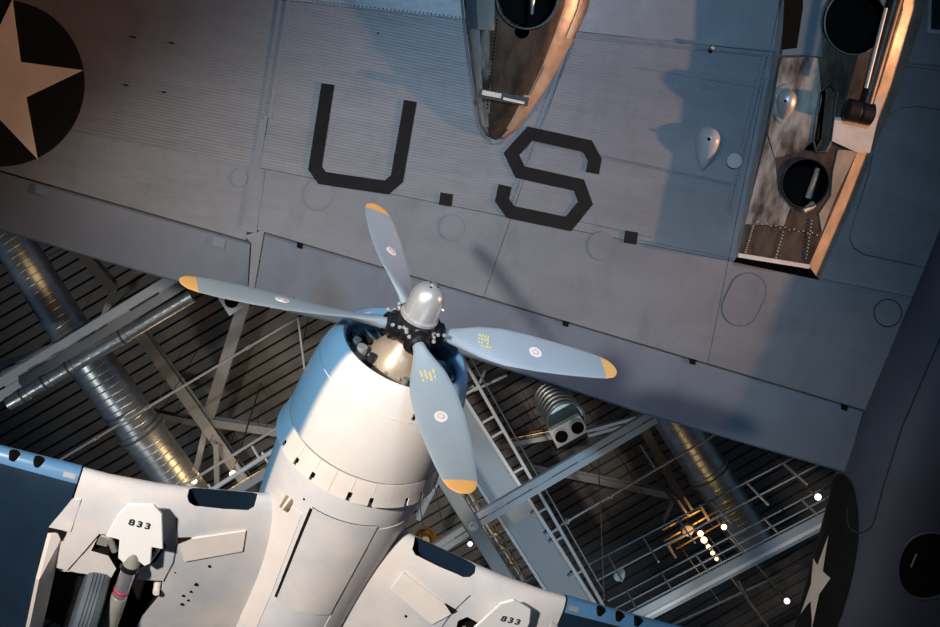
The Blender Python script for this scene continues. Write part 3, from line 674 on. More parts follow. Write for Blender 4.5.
# ---- gull wing.  section table: |x|, leading edge y, leading edge z, chord, thickness
WS = [(0.35, -1.86, 0.26, 2.62, 0.40), (0.75, -1.90, 0.35, 2.60, 0.42), (1.2, -1.90, 0.475, 2.60, 0.42), (1.6, -1.90, 0.56, 2.60, 0.42), (2.0, -1.90, 0.605, 2.58, 0.40), (2.24, -1.90, 0.605, 2.55, 0.38), (2.9, -1.93, 0.58, 2.45, 0.34), (4.5, -2.10, 0.38, 2.1, 0.26), (5.6, -2.30, 0.22, 1.6, 0.18), (6.1, -2.6, 0.15, 0.9, 0.08)]
def wsec(x):
    x = min(max(x, WS[0][0]), WS[-1][0])
    for i in range(len(WS) - 1):
        if x <= WS[i + 1][0]: break
    t = (x - WS[i][0]) / (WS[i + 1][0] - WS[i][0]); return [WS[i][j] + (WS[i + 1][j] - WS[i][j]) * t for j in range(1, 5)]
def naca(c): return 5 * (0.2969 * math.sqrt(c) - 0.126 * c - 0.3516 * c * c + 0.2843 * c ** 3 - 0.1015 * c ** 4)
def wlow(x, y):
    yl, zl, ch, th = wsec(abs(x)); c = min(max((yl - y) / ch, 0), 1); return zl + th * naca(c) * 0.95
CS = [0, 0.004, 0.016, 0.04, 0.08, 0.14, 0.22, 0.32, 0.45, 0.6, 0.78, 1.0]
def wring(x, sg):
    yl, zl, ch, th = wsec(x)
    return [V((sg * x, yl - c * ch, zl + th * naca(c) * 0.95)) for c in CS] + [V((sg * x, yl - c * ch, zl - th * naca(c) * 1.05)) for c in CS[-2:0:-1]]
def won(x, y, e=0.0): return V((x, y, wlow(x, y) + e))
def sub(p, n=4): return densify(p, n)
def wplate(pts, m, name, par, e=0.012, th=0.02): return fb(MB().prism([won(x, y, e) for x, y in pts], (0, 0, -th)), name, m, par, 0)
WELL = [(-2.20, -2.90), (-1.89, -2.885), (-1.28, -2.84), (-1.25, -3.0), (-1.33, -3.34), (-1.38, -4.15), (-2.12, -4.15), (-2.16, -3.5)]
POCK = [(-1.93, -2.40), (-1.42, -2.34), (-1.36, -2.42), (-1.40, -2.62), (-1.50, -2.70), (-1.50, -2.95), (-1.72, -2.95), (-1.70, -2.75), (-1.80, -2.62), (-1.95, -2.60)]
for sg in (-1, 1):
    xs = [0.35, 0.55, 0.75, 0.95, 1.2, 1.4, 1.6, 1.8, 2.0, 2.12, 2.22]
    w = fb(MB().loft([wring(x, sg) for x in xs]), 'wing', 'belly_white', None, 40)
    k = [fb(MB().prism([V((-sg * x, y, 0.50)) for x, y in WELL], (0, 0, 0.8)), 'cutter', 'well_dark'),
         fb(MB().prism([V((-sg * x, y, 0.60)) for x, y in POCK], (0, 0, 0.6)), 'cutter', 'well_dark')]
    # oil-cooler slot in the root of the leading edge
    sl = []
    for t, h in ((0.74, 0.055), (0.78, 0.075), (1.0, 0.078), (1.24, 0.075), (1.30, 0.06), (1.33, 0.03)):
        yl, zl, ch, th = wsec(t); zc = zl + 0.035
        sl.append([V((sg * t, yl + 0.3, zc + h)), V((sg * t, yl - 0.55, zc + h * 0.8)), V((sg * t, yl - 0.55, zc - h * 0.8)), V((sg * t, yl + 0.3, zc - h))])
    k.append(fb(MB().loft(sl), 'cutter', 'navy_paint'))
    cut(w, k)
    # outer folding panel
    xo = [2.235, 2.5, 2.9, 3.4, 4.0, 4.5, 5.0, 5.6, 5.9, 6.1]
    ow = fb(MB().loft([wring(x, sg) for x in xo]), 'outer_wing', 'navy_paint', None, 40)
    lead = []
    for x in xo[:-1]:
        yl, zl, ch, th = wsec(x); e = 0.006
        lead.append([V((sg * x, yl - c * ch + e * (1 - c * 20), zl + th * naca(c) * 0.95 + e)) for c in (0.036, 0.016, 0.004, 0)] + [V((sg * x, yl - c * ch + e, zl - th * naca(c) * 1.05 - e)) for c in (0.004, 0.016, 0.04)])
    fb(MB().loft(lead, False, False, False), 'leading_edge', 'edge_blue', ow, 60)
    for x in (2.58, 2.78, 2.98):
        yl, zl, ch, th = wsec(x)
        fb(MB().tube((sg * x, yl - 0.05, zl + 0.035), (sg * x, yl + 0.012, zl + 0.028), 0.042, 0.042, 18), 'gun_port', 'cavity_black', ow)
    yl, zl, ch, th = wsec(2.3)
    fb(MB().prism([V((sg * x, y, wlow(x, y) + 0.012)) for x, y in [(2.26, -1.925), (2.36, -1.93), (2.36, -1.965), (2.26, -1.96)]], (0, 0, -0.02)), 'hinge_plate', 'blister_paint', ow, 0)
    # panels, joints and little holes under the inner wing
    S = -sg
    wplate(sub([(S * -1.29, -2.33), (S * -0.74, -2.18), (S * -0.70, -2.40), (S * -1.16, -2.56)]), 'panel_white', 'inspection_door', w, 0.02)
    wplate([(S * -1.30, -2.31), (S * -1.18, -2.29), (S * -1.27, -2.36)], 'well_dark', 'door_gap', w, 0.024)
    for x, y, r in [(-0.93, -2.62, 0.014), (-0.98, -2.86, 0.018), (-1.0, -2.96, 0.013), (-1.05, -3.02, 0.014), (-0.99, -3.08, 0.012), (-1.03, -3.14, 0.017), (-1.2, -2.72, 0.008)]:
        fb(MB().tube(won(S * x, y, -0.01), won(S * x, y, 0.004), r, r, 10), 'drain_hole', 'cavity_black', w)
    fold = [(-2.225, -2.14), (-2.32, -2.47), (-2.24, -2.49), (-2.215, -2.86), (-2.22, -2.14)]
    wplate([(S * -2.16, -2.10), (S * -2.235, -2.14), (S * -2.34, -2.46), (S * -2.16, -2.44)], 'belly_white', 'fold_fairing', w, 0.012, 0.03)
    fb(MB().prism([won(S * x, y, 0.008) for x, y in [(-2.34, -2.47), (-2.19, -2.46), (-2.20, -2.56), (-2.30, -2.66)]], (0, 0, -0.02)), 'fold_gap', 'well_dark', w, 0)
    fb(MB().path([won(S * x, y, 0.002) for x, y in [(-1.93, -2.40), (-2.0, -2.62), (-2.08, -2.88)]], 0.005, 5), 'skin_seam', 'seam_dark', w)
    fb(MB().path([won(S * x, y, 0.002) for x, y in [(-1.36, -2.12), (-1.28, -2.35), (-1.25, -2.6), (-1.27, -2.84)]], 0.005, 5), 'skin_seam', 'seam_dark', w)
    # open wheel-bay door hanging along the outer edge
    P0 = [(-2.20, -2.56, 0.0), (-2.19, -2.9, 0.0), (-2.14, -4.1, 0.0)]
    dr = []
    for x, y, z in [(-2.235, -2.50, 0), (-2.215, -2.9, 0), (-2.18, -3.4, 0), (-2.14, -4.1, 0)]:
        z0 = wlow(x, y) - 0.02; dpt = 0.05 if y > -2.55 else 0.20; ox = -0.10
        dr.append([V((S * x, y, z0)), V((S * (x + 0.03), y, z0)), V((S * (x + ox + 0.03), y, z0 + dpt)), V((S * (x + ox), y, z0 + dpt))])
    fb(MB().loft(dr), 'bay_door', 'panel_white', w, 0)
    # main gear folded back into the bay, with its numbered front door
    z1 = 0.90
    g = fb(MB().tube((S * -1.60, -2.40, 0.78), (S * -1.60, -2.60, 0.84), 0.075, 0.075, 20), 'landing_gear', 'strut_olive')
    DP = [(-1.792, -1.918), (-1.595, -1.852), (-1.506, -1.93), (-1.395, -2.304), (-1.487, -2.312), (-1.45, -2.494), (-1.49, -2.545), (-1.562, -2.50), (-1.625, -2.53), (-1.637, -2.585), (-1.72, -2.53), (-1.762, -2.32), (-1.878, -2.322), (-1.846, -2.064)]
    dx = 0.0 if sg < 0 else 0.06
    fb(MB().prism([V((S * x + dx, y, 0.84)) for x, y in DP], (0, 0, 0.03)), 'gear_door', 'door_white', g, 0, 0.006)
    vs, fs = text_mesh('833', 0.092, 0.003)
    tb = MB(); cpos = V((S * -1.648 + dx * 1.4, -2.095, 0.871))
    # letters read from below: across the span, with their heads towards the nose
    R1 = V((1, 0.03, 0)).normalized(); R2 = V((-0.03, 1, 0)).normalized(); R3 = R1.cross(R2)
    tb.add([cpos + R1 * p.x * 1.12 + R2 * p.y + R3 * p.z for p in vs], fs); o = fb(tb, 'number', 'stencil_navy', g, 0); o['label'] = 'dark stencilled number 833'
    fb(MB().tube((S * -1.60, -2.585, 0.84), (S * -1.60, -2.635, 0.845), 0.084, 0.084, 20), 'gear_collar', 'hub_black', g)
    fb(MB().tube((S * -1.60, -2.63, 0.845), (S * -1.60, -2.96, 0.87), 0.066, 0.066, 20), 'oleo_piston', 'chrome', g)
    fb(MB().tube((S * -1.60, -2.875, 0.864), (S * -1.60, -2.90, 0.866), 0.069, 0.069, 20), 'oleo_ring', 'ring_red', g)
    fb(MB().tube((S * -1.60, -2.95, 0.87), (S * -1.615, -3.42, 0.90), 0.07, 0.092, 16), 'axle_fork', 'strut_olive', g)
    fb(MB().tube((S * -1.66, -3.2, 0.90), (S * -1.70, -3.55, 0.9), 0.028, 0.028, 10), 'torque_link', 'pale_metal', g)
    fb(MB().tube((S * -1.60, -3.40, 0.88), (S * -1.90, -3.36, 0.82), 0.05, 0.05, 14), 'axle', 'strut_olive', g)
    # wheel
    wc = V((S * -1.815, -3.25, 0.80)); tp = [(0.20, -0.085), (0.27, -0.105), (0.34, -0.105), (0.385, -0.09), (0.405, -0.06)]
    for gx in (-0.045, -0.015, 0.015, 0.045): tp += [(0.411, gx - 0.006), (0.398, gx - 0.0045), (0.398, gx + 0.0045), (0.411, gx + 0.006)]
    tp += [(0.405, 0.06), (0.385, 0.09), (0.34, 0.105), (0.27, 0.105), (0.20, 0.085)]
    fb(MB().lathe(tp, wc, (1, 0, 0), 56), 'tyre', 'rubber', g, 30)
    fb(MB().lathe([(0.001, -0.06), (0.06, -0.07), (0.10, -0.05), (0.20, -0.085), (0.20, 0.085), (0.10, 0.05), (0.06, 0.07), (0.001, 0.06)], wc, (1, 0, 0), 32), 'wheel_hub', 'strut_olive', g)
    # clutter in the bay
    fb(MB().box(V((S * -1.88, -2.48, 0.72)), ((1, 0, 0), YA, (0, 0, 1)), (0.05, 0.06, 0.05)), 'bay_bracket', 'strut_olive', w, 0, 0.01)
    fb(MB().tube((S * -1.84, -2.44, 0.75), (S * -1.76, -2.56, 0.76), 0.03, 0.03, 10), 'actuator', 'pale_metal', w)
    fb(MB().tube((S * -1.42, -2.42, 0.76), (S * -1.46, -2.60, 0.76), 0.02, 0.02, 10), 'actuator', 'pale_metal', w)
    fb(MB().box(V((S * -2.10, -2.97, 0.66)), ((1, 0.3, 0), (-0.3, 1, 0), (0, 0, 1)), (0.06, 0.04, 0.04)), 'bay_bracket', 'panel_white', w, 0, 0.01)
    fb(MB().tube((S * -1.30, -2.95, 0.62), (S * -1.30, -2.95, 0.74), 0.035, 0.03, 12), 'bay_bracket', 'panel_white', w)
# tail surfaces behind the wing
for sg in (-1, 1):
    R_ = []
    for x, y, ch, th in ((0.05, -7.2, 1.3, 0.12), (1.2, -7.4, 1.0, 0.09), (2.2, -7.7, 0.6, 0.04)):
        R_.append([V((sg * x, y - c * ch, -0.25 + th * naca(c))) for c in CS] + [V((sg * x, y - c * ch, -0.25 - th * naca(c))) for c in CS[-2:0:-1]])
    fb(MB().loft(R_), 'tailplane', 'navy_paint', None, 40)
R_ = []
for z, y, ch, th in ((-0.2, -7.3, 1.5, 0.12), (-0.9, -7.6, 1.2, 0.10), (-1.6, -8.0, 0.7, 0.05)):
    R_.append([V((th * naca(c), y - c * ch, z)) for c in CS] + [V((-th * naca(c), y - c * ch, z)) for c in CS[-2:0:-1]])
fb(MB().loft(R_), 'fin', 'navy_paint', None, 40)
R_ = [[V((w_ * math.cos(a), y, -0.62 - h_ * math.sin(a))) for a in [math.pi * k / 14 for k in range(15)]] for y, w_, h_ in ((-3.0, 0.05, 0.05), (-3.4, 0.33, 0.35), (-4.2, 0.40, 0.48), (-5.0, 0.33, 0.36), (-5.8, 0.05, 0.08))]
fb(MB().loft(R_), 'canopy', 'glass_dark', None, 60)
# ------------------------------------------------------------------ steelwork, ducts and lamps under the roof
def R(px, py, h): return pix(px, py, h)
def m_px(n, h): return n * h / FPX * 1.02                       # size in metres of n picture pixels, h above the eye
ROOF = []
def roofthing(name, label, cat, at, group=None):
    t = thing(name, label, cat, at, group); ROOF.append(t); return t
def ibeam(b, p0, p1, w, h, t=0.03):
    p0 = V(p0); p1 = V(p1); b.bar(p0, p1, w, t); b.bar(p0 + UP * h, p1 + UP * h, w, t); b.bar(p0 + UP * h / 2, p1 + UP * h / 2, t, h)
    return b
# -- spiral ducts
def duct(label, p0, p1, r, collars, steps=0.14):
    d = V(p1) - V(p0); L = d.length; n = int(L / steps); pr = [(r * 0.2, 0), (r, 0.0)]
    for i in range(1, n): t = L * i / n; pr += [(r, t - 0.014), (r * 1.009, t), (r, t + 0.014)]
    pr += [(r, L), (r * 0.2, L)]
    t = roofthing('air_duct', label, 'duct', (V(p0) + V(p1)) / 2)
    MB().lathe(pr, p0, d, 80).build('duct_tube', 'galvanised', t, 7)
    for c in collars:
        MB().lathe([(r, -0.10), (r * 1.10, -0.09), (r * 1.10, 0.09), (r, 0.10)], V(p0) + d * c, d, 36).build('duct_collar', 'galvanised', t)
        MB().lathe([(r * 1.10, -0.02), (r * 1.13, -0.02), (r * 1.13, 0.02), (r * 1.10, 0.02)], V(p0) + d * c, d, 36).build('clamp_band', 'steel_dark', t)
    return t
duct('galvanised spiral duct ending in a collar behind the slotted girder', R(-22, 188, 24), R(80, 346, 23.4), m_px(19, 24), [0.93])
duct('thick galvanised spiral duct running from the slotted girder down to the white wing', R(84, 352, 23.2), R(205, 520, 23.6), m_px(22.5, 23.2), [0.46])
duct('spiral duct glinting in lamp light beside the railed catwalk', R(655, 388, 24), R(752, 540, 24), m_px(21, 24), [0.55])
duct('slim pale duct clamped along the slotted girder', R(8, 404, 20.4), R(192, 296, 20.4), m_px(6.8, 20.4), [0.08, 0.2, 0.33, 0.62], 0.16)
# -- slotted girders: two flat chords joined by battens
def slotted(label, p0, p1, w, gap, nb, m='steel_light', h=0.10):
    p0 = V(p0); p1 = V(p1); d = (p1 - p0).normalized(); x = d.cross(UP).normalized(); cw = (w - gap) / 2
    t = roofthing('slotted_girder', label, 'beam', (p0 + p1) / 2)
    for s_ in (-1, 1): MB().bar(p0 + x * s_ * (gap + cw) / 2, p1 + x * s_ * (gap + cw) / 2, cw, h).build('chord', m, t, 0)
    L = (p1 - p0).length
    for i in range(nb):
        c = p0 + d * L * (i + 0.5) / nb + UP * 0.012
        MB().bar(c - d * L / nb * 0.22, c + d * L / nb * 0.22, gap * 1.2, h * 0.9).build('batten', m, t, 0)
    return t
slotted('long light-grey slotted girder carrying the slim duct', R(-60, 426, 20.9), R(196, 270, 20.9), m_px(20, 20.9), m_px(2.2, 20.9), 5)
slotted('short slotted strut leaning against the long girder', R(96, 330, 21.4), R(176, 274, 21.4), m_px(11, 21.4), m_px(1.6, 21.4), 3)
slotted('dull slotted brace meeting the long girder from the outer side', R(-30, 378, 22), R(78, 343, 22), m_px(14, 22), m_px(2, 22), 3, 'steel_grey')
slotted('light slotted cross girder bolted to the flat gusset bar', R(474, 522, 18.6), R(654, 416, 18.6), m_px(15, 18.6), m_px(1.6, 18.6), 4)
slotted('slotted cross piece seen between the gusset bar and the cowling', R(426, 556, 18.9), R(466, 530, 18.9), m_px(13, 18.9), m_px(1.6, 18.9), 1, 'steel_grey')
slotted('slim slotted arm from the twin-hole nozzle to the cross girder', R(587, 433, 19.6), R(646, 417, 19.6), m_px(8, 19.6), m_px(1.8, 19.6), 2)
# -- braces and beams
def beam(label, pts, w, h=0.2, m='steel_grey', name='roof_beam', flange=None):
    p = [V(q) for q in pts]; t = roofthing(name, label, 'beam', (p[0] + p[-1]) / 2)
    for a, b_ in zip(p[:-1], p[1:]):
        d = (b_ - a).normalized(); MB().bar(a, b_, w, 0.03).build('flange', m, t, 0)
        MB().bar(a + UP * h / 2, b_ + UP * h / 2, 0.03, h).build('web', flange or m, t, 0)
        MB().bar(a + UP * h, b_ + UP * h, w, 0.03).build('flange', flange or m, t, 0)
    return t
beam('flat grey beam stub ending at the forked brace', [R(70, 240, 25), R(113, 290, 25)], m_px(10, 25), 0.3)
beam('slim brace running from the beam stub up to the wing edge', [R(112, 289, 25.2), R(152, 262, 25.2)], m_px(5.5, 25), 0.15, 'pipe_pale')
beam('slim brace dropping from the beam stub to the slotted girder', [R(114, 287, 25.1), R(96, 340, 25.1)], m_px(6, 25), 0.15, 'pipe_pale')
beam('grey roof beam running into the five-way node', [R(128, 318, 25), R(207, 428, 25)], m_px(11, 25), 0.35)
beam('lamp-lit continuation of the roof beam past the five-way node', [R(207, 428, 25.05), R(246, 484, 25.05)], m_px(11, 25), 0.35, 'pipe_pale', flange='steel_dark')  # lamp light put into the colour: pale lower flange, dark upper parts
beam('ribbed beam climbing from the five-way node to the propeller blade', [R(206, 424, 25.4), R(246, 296, 25.4)], m_px(12, 25), 0.3, 'steel_grey')
beam('beam from the five-way node to the cowling flank', [R(210, 423, 25.3), R(300, 436, 25.3)], m_px(8, 25), 0.25, 'steel_grey')
beam('dark brace from the five-way node to the thick duct', [R(205, 425, 25.5), R(140, 412, 25.5)], m_px(6, 25), 0.25, 'steel_dark')
beam('tan-lit brace dropping from the five-way node to the lamps', [R(206, 428, 25.35), R(192, 486, 25.35)], m_px(6, 25), 0.2, 'pipe_pale', flange='steel_dark')  # lit look painted by a pale underside below dark upper parts
beam('post hanging below the lit beam near the warm lamps', [R(216, 444, 24.6), R(217, 494, 24.6)], m_px(5, 25), 0.15, 'steel_grey')
beam('dark roof beam beside the glinting duct', [R(634, 410, 25), R(692, 518, 25)], m_px(9, 25), 0.3, 'steel_dark')
beam('dusky beam crossing behind the light cross girder', [R(520, 465, 25.6), R(680, 498, 25.6)], m_px(7, 25), 0.25, 'steel_grey')
beam('pale brace beside the handrail and the twin-hole nozzle', [R(500, 447, 24.6), R(566, 434, 24.6)], m_px(5, 25), 0.2, 'pipe_pale')
beam('thin brown brace just below the pale brace', [R(504, 441, 25.0), R(572, 428, 25.0)], m_px(3.5, 25), 0.2, 'brass')
beam('thin brace hanging below the dark roof beam', [R(676, 497, 25.2), R(664, 522, 25.2)], m_px(2, 25), 0.1, 'steel_grey')
beam('short strut behind the gear-side slot by the cowling', [R(418, 520, 24), R(438, 480, 24)], m_px(5, 24), 0.2, 'steel_grey')
# -- plate girder with lipped edges, handrail and gusset bar
gp0, gp1 = R(414, 352, 20.8), R(598, 640, 20.8)
gt = roofthing('plate_girder', 'broad blue-grey plate girder with light lipped edges', 'beam', (gp0 + gp1) / 2)
gd = (gp1 - gp0).normalized(); gx = gd.cross(UP).normalized()
if gx.dot(IR) < 0: gx = -gx
GW = m_px(36, 20.8)
MB().bar(gp0 + UP * 0.14, gp1 + UP * 0.14, GW, 0.05).build('web_plate', 'girder_blue', gt, 0)
for s_ in (-1, 1):
    MB().bar(gp0 + gx * s_ * GW / 2 + UP * 0.05, gp1 + gx * s_ * GW / 2 + UP * 0.05, m_px(3.2, 20.8), 0.22).build('edge_lip', 'steel_light', gt, 0)
for i in range(6):
    c = gp0 + (gp1 - gp0) * (0.08 + i * 0.17)
    MB().bar(c - gx * GW / 2 + UP * 0.25, c + gx * GW / 2 + UP * 0.25, 0.04, 0.2).build('stiffener', 'girder_blue', gt, 0)
ht = roofthing('handrail', 'pale tube handrail with short rungs along the plate girder', 'railing', R(540, 490, 20.4))
MB().tube(R(458, 350, 20.75), R(604, 607, 20.75), m_px(1.9, 20.75), None, 12).build('rail', 'steel_light', ht)
MB().tube(R(466, 350, 21.6), R(604, 592, 21.6), m_px(0.8, 21.6), None, 8).build('wire', 'steel_grey', ht)
for x, y in [(478, 387), (494.5, 416), (503, 431), (524, 467), (546, 508), (559, 528), (564, 536), (583, 570)]:
    MB().tube(R(x, y, 20.75), R(x - 14, y + 8, 20.85), m_px(1.5, 20.2), None, 8).build('rung', 'steel_light', ht)
for (a, b_) in [((473, 391), (507, 375)), ((468, 388), (474, 386)), ((480, 383), (485, 370))]:
    MB().tube(R(*a, 22), R(*b_, 22), m_px(1.5, 22), None, 10).build('side_tube', 'pipe_pale', ht)
bt = roofthing('gusset_bar', 'flat grey steel bar with a round bolt boss beside the propeller tip', 'beam', R(473, 526, 18.4))
MB().bar(R(405, 416, 18.4), R(534, 624, 18.4), m_px(15, 18.4), 0.10).build('bar', 'steel_grey', bt, 0, bevel=0.01)
MB().lathe([(0.001, -0.03), (0.052, -0.03), (0.058, -0.02), (0.075, -0.02), (0.08, 0.06)], R(473, 526, 18.35), UP, 24).build('bolt_boss', 'steel_light', bt)
MB().lathe([(0.001, -0.06), (0.03, -0.06), (0.035, -0.02)], R(473, 526, 18.35), UP, 6).build('bolt', 'galvanised', bt)
# clutter of cables and small pipes on a tray between the bar and the girder
ct = roofthing('cable_tray', 'narrow tray of cables and small pipes beside the plate girder', 'cable tray', R(500, 545, 21.2))
for k, (dx, m) in enumerate([(-4, 'tan_metal'), (-1, 'steel_dark'), (2, 'pipe_pale'), (5, 'brass'), (8, 'steel_dark')]):
    MB().path([R(462 + dx + 78 * t + 1.2 * math.sin(9 * t + k), 486 + 128 * t, 21.4 + 0.05 * k) for t in [i / 10 for i in range(11)]], m_px(1.0, 21), 8).build('cable', m, ct)
for i in range(9):
    t = i / 8; MB().bar(R(456 + 80 * t, 492 + 126 * t, 21.3), R(472 + 80 * t, 483 + 126 * t, 21.3), 0.03, 0.03).build('tray_rung', 'steel_dark', ct, 0)
for x, y in [(496, 534), (503, 548), (512, 563)]:
    MB().ball(R(x, y, 21.1), 0.05, 8, 5).build('junction', 'brass', ct)
# -- sprinkler pipes
def pipe(label, p0, p1, r, fits, m='pipe_pale', name='sprinkler_pipe'):
    p0 = V(p0); p1 = V(p1); t = roofthing(name, label, 'pipe', (p0 + p1) / 2); d = (p1 - p0).normalized()
    MB().tube(p0, p1, r, None, 12).build('tube', m, t)
    for f in fits:
        c = p0 + (p1 - p0) * f; MB().tube(c - d * 0.06, c + d * 0.06, r * 1.5, None, 12).build('coupling', m, t)
        MB().tube(c, c + UP * 0.14, r * 0.8, None, 8).build('hanger', m, t); MB().tube(c, c + DN * 0.10, r * 0.6, r * 0.9, 8).build('sprinkler_head', m, t)
    return t
pipe('thin pale sprinkler pipe crossing over the thick duct', R(46, 468, 22.6), R(299, 317, 22.6), m_px(1.25, 22.6), [0.2, 0.4, 0.8])
pipe('thin pale pipe crossing the dark roof beam towards the glinting duct', R(556, 528, 22), R(716, 434, 22), m_px(1.25, 22), [0.07, 0.34])
pipe('thin rod hanging beside the dark roof beam', R(640, 445, 22.1), R(656, 470, 22.1), m_px(1, 22), [], 'pipe_pale', 'hanger_rod')
pipe('slender white rod rising from the cowling to the left blade', R(298, 318, 22.4), R(306, 380, 22.4), m_px(1.1, 22), [], 'steel_light', 'hanger_rod')
pipe('dark pipe below the catwalk beam', R(640, 640, 19.6), R(800, 566, 19.6), m_px(1.6, 19.6), [], 'steel_dark', 'conduit')
pipe('short dark bracket hanging from the catwalk to the pipe below', R(737, 578, 19.5), R(748, 599, 19.5), m_px(1.6, 19.6), [], 'steel_dark', 'hanger_rod')
tag(centred(MB().path([R(596, 400, 25), R(598, 450, 22.5), R(601, 520, 20.5), R(604, 600, 18.9)], m_px(0.55, 21), 6).build('steel_cable', 'tan_metal', None)), 'thin brownish cable crossing the light cross girder', 'cable')
tag(centred(MB().path([R(166, 374, 24.2), R(160, 398, 23.6)], m_px(0.35, 24), 5).build('steel_cable', 'tan_metal', None)), 'short thin wire hanging beside the grey roof beam', 'cable')
# -- air nozzles
nz = roofthing('air_nozzle', 'ribbed drum air nozzle with two round holes in its square face', 'air nozzle', R(563, 418, 20.4))
n0, n1 = R(551, 396, 21.4), R(566, 420, 20.3); nd_ = n1 - n0
pr = [(0.1, 0)]
rr = m_px(20, 20.5)
for i in range(7): t = nd_.length * i / 7; pr += [(rr * 0.93, t), (rr * 0.93, t + 0.10), (rr, t + 0.11), (rr, t + 0.15), (rr * 0.93, t + 0.16)]
pr += [(rr * 0.95, nd_.length), (rr * 0.90, nd_.length + 0.02)]
MB().lathe(pr, n0, nd_, 40).build('drum', 'galvanised', nz, 30)
MB().lathe([(rr * 0.92, nd_.length - 0.03), (0.001, nd_.length - 0.03)], n0, nd_, 40).build('drum_face', 'teal_disc', nz)
FP = [R(549, 431.5, 20.05), R(579.5, 415, 20.05), R(589, 431, 20.0), R(557.5, 448.5, 20.0)]
fp = MB().prism(FP, UP * 0.16).build('face_plate', 'steel_light', nz, 0)
for x, y in [(561.5, 436.5), (577.5, 427.7)]:
    MB().lathe([(0.001, 0.0), (0.105, 0.0), (0.105, 0.05)], R(x, y, 20.0), UP, 28).build('outlet_hole', 'cavity_black', fp)
    MB().lathe([(0.105, -0.012), (0.115, -0.012), (0.115, 0.03)], R(x, y, 20.0), UP, 28).build('outlet_rim', 'steel_light', fp)
MB().tube(R(543, 384, 21.5), R(549, 398, 21.0), m_px(1.3, 21), None, 8).build('hanger', 'pipe_pale', nz)
n2 = roofthing('air_nozzle', 'pale corner bracket with one round black hole behind the left blade', 'air nozzle', R(232, 303, 21))
pl = MB().prism([R(214, 286, 21), R(252, 292, 21), R(249, 303, 21), R(229.5, 316, 21), R(219, 300, 21)], UP * 0.12).build('face_plate', 'steel_light', n2, 0)
MB().lathe([(0.001, 0.0), (0.115, 0.0), (0.115, 0.05)], R(231.5, 301, 20.98), UP, 28).build('outlet_hole', 'cavity_black', pl)
# -- catwalks
def catwalk(label, e0, e1, width, h, posts, mb, lamp=None):
    e0 = V(e0); e1 = V(e1); d = (e1 - e0).normalized(); x = d.cross(UP).normalized()
    if x.dot(IU) < 0: x = -x
    t = roofthing('catwalk', label, 'catwalk', (e0 + e1) / 2)
    MB().bar(e0 + UP * 0.10, e1 + UP * 0.10, 0.10, 0.24).build('edge_beam', mb, t, 0)
    MB().bar(e0 + x * 0.12 - UP * 0.005, e1 + x * 0.12 - UP * 0.005, 0.16, 0.03).build('edge_flange', mb, t, 0)
    MB().bar(e0 + x * 0.04 - UP * 0.03, e1 + x * 0.04 - UP * 0.03, 0.05, 0.03).build('edge_lip', 'steel_light', t, 0)
    L = (e1 - e0).length
    for s_, hts in ((0.0, (0.3, 0.62, 1.0)), (width, (0.35, 1.05))):
        for z in hts: MB().tube(e0 + x * s_ + UP * (0.2 + z), e1 + x * s_ + UP * (0.2 + z), 0.015, None, 8).build('rail', 'steel_grey', t)
        for f in posts:
            p = e0 + d * L * f + x * s_; MB().bar(p + UP * 0.1, p + UP * (0.22 + hts[-1]), 0.035, 0.025, d).build('post', 'steel_grey', t, 0)
    return t
catwalk('railed steel catwalk between the white wing and the dark hull', R(622, 631, 19), R(850, 512, 19), 0.7, 19, [0.09, 0.25, 0.41, 0.57, 0.73, 0.9], 'girder_blue')
lt = roofthing('truss_rail', 'pale truss rails with small braces beside the cowling flank', 'railing', R(235, 465, 21))
MB().tube(R(160, 500, 21), R(290, 420, 21), m_px(1.5, 21), None, 10).build('rail', 'pipe_pale', lt)
MB().tube(R(188, 505, 21), R(290, 440, 21), m_px(2.4, 21), None, 10).build('rail', 'steel_light', lt)
MB().bar(R(200, 512, 21.6), R(290, 458, 21.6), m_px(9, 21.6), 0.05).build('tread', 'steel_grey', lt, 0)
for x, y in [(208, 484), (236, 464), (252, 446), (262, 452)]:
    MB().tube(R(x, y, 21), R(x + 7, y + 12, 21), m_px(1.3, 21), None, 8).build('brace', 'steel_light', lt)
# -- lamps
def lamp(label, px, py, h, r, lens, power, color, aim, group=None, yoke=True):
    p = R(px, py, h); d = (V(aim) - p).normalized(); t = roofthing('spotlight', label, 'lamp', p, group)
    MB().lathe([(r * 0.5, -r * 3), (r * 0.9, -r * 2.6), (r * 1.05, -r * 0.6), (r * 1.15, 0), (r * 1.0, 0), (r * 0.95, -r * 0.3)], p, d, 20, True, False).build('lamp_body', 'lamp_black', t)
    MB().lathe([(0.001, r * 0.10), (r * 0.6, r * 0.02), (r * 0.97, -r * 0.12)], p, d, 20).build('lens', lens, t)
    if yoke: MB().tube(p - d * r * 1.5, p - d * r * 1.5 + UP * 0.35, 0.02, None, 8).build('yoke', 'steel_dark', t)
    if power:
        l = spot('lamp_light', p + d * r * 0.35, aim, power, color, 120, 0.8, r * 0.8); l.parent = t; l.matrix_parent_inverse = t.matrix_world.inverted()
    return t
WARM = (1.0, 0.62, 0.28)
below = lambda px, py: R(px, py, 5)
lamp('bright warm spotlight under the truss rail by the cowling', 233, 474, 21.2, 0.06, 'lens_warm', 0, WARM, below(200, 500))
lamp('warm spotlight at the lower end of the thick duct', 194, 481, 22.0, 0.055, 'lens_warm', 0, WARM, below(150, 500))
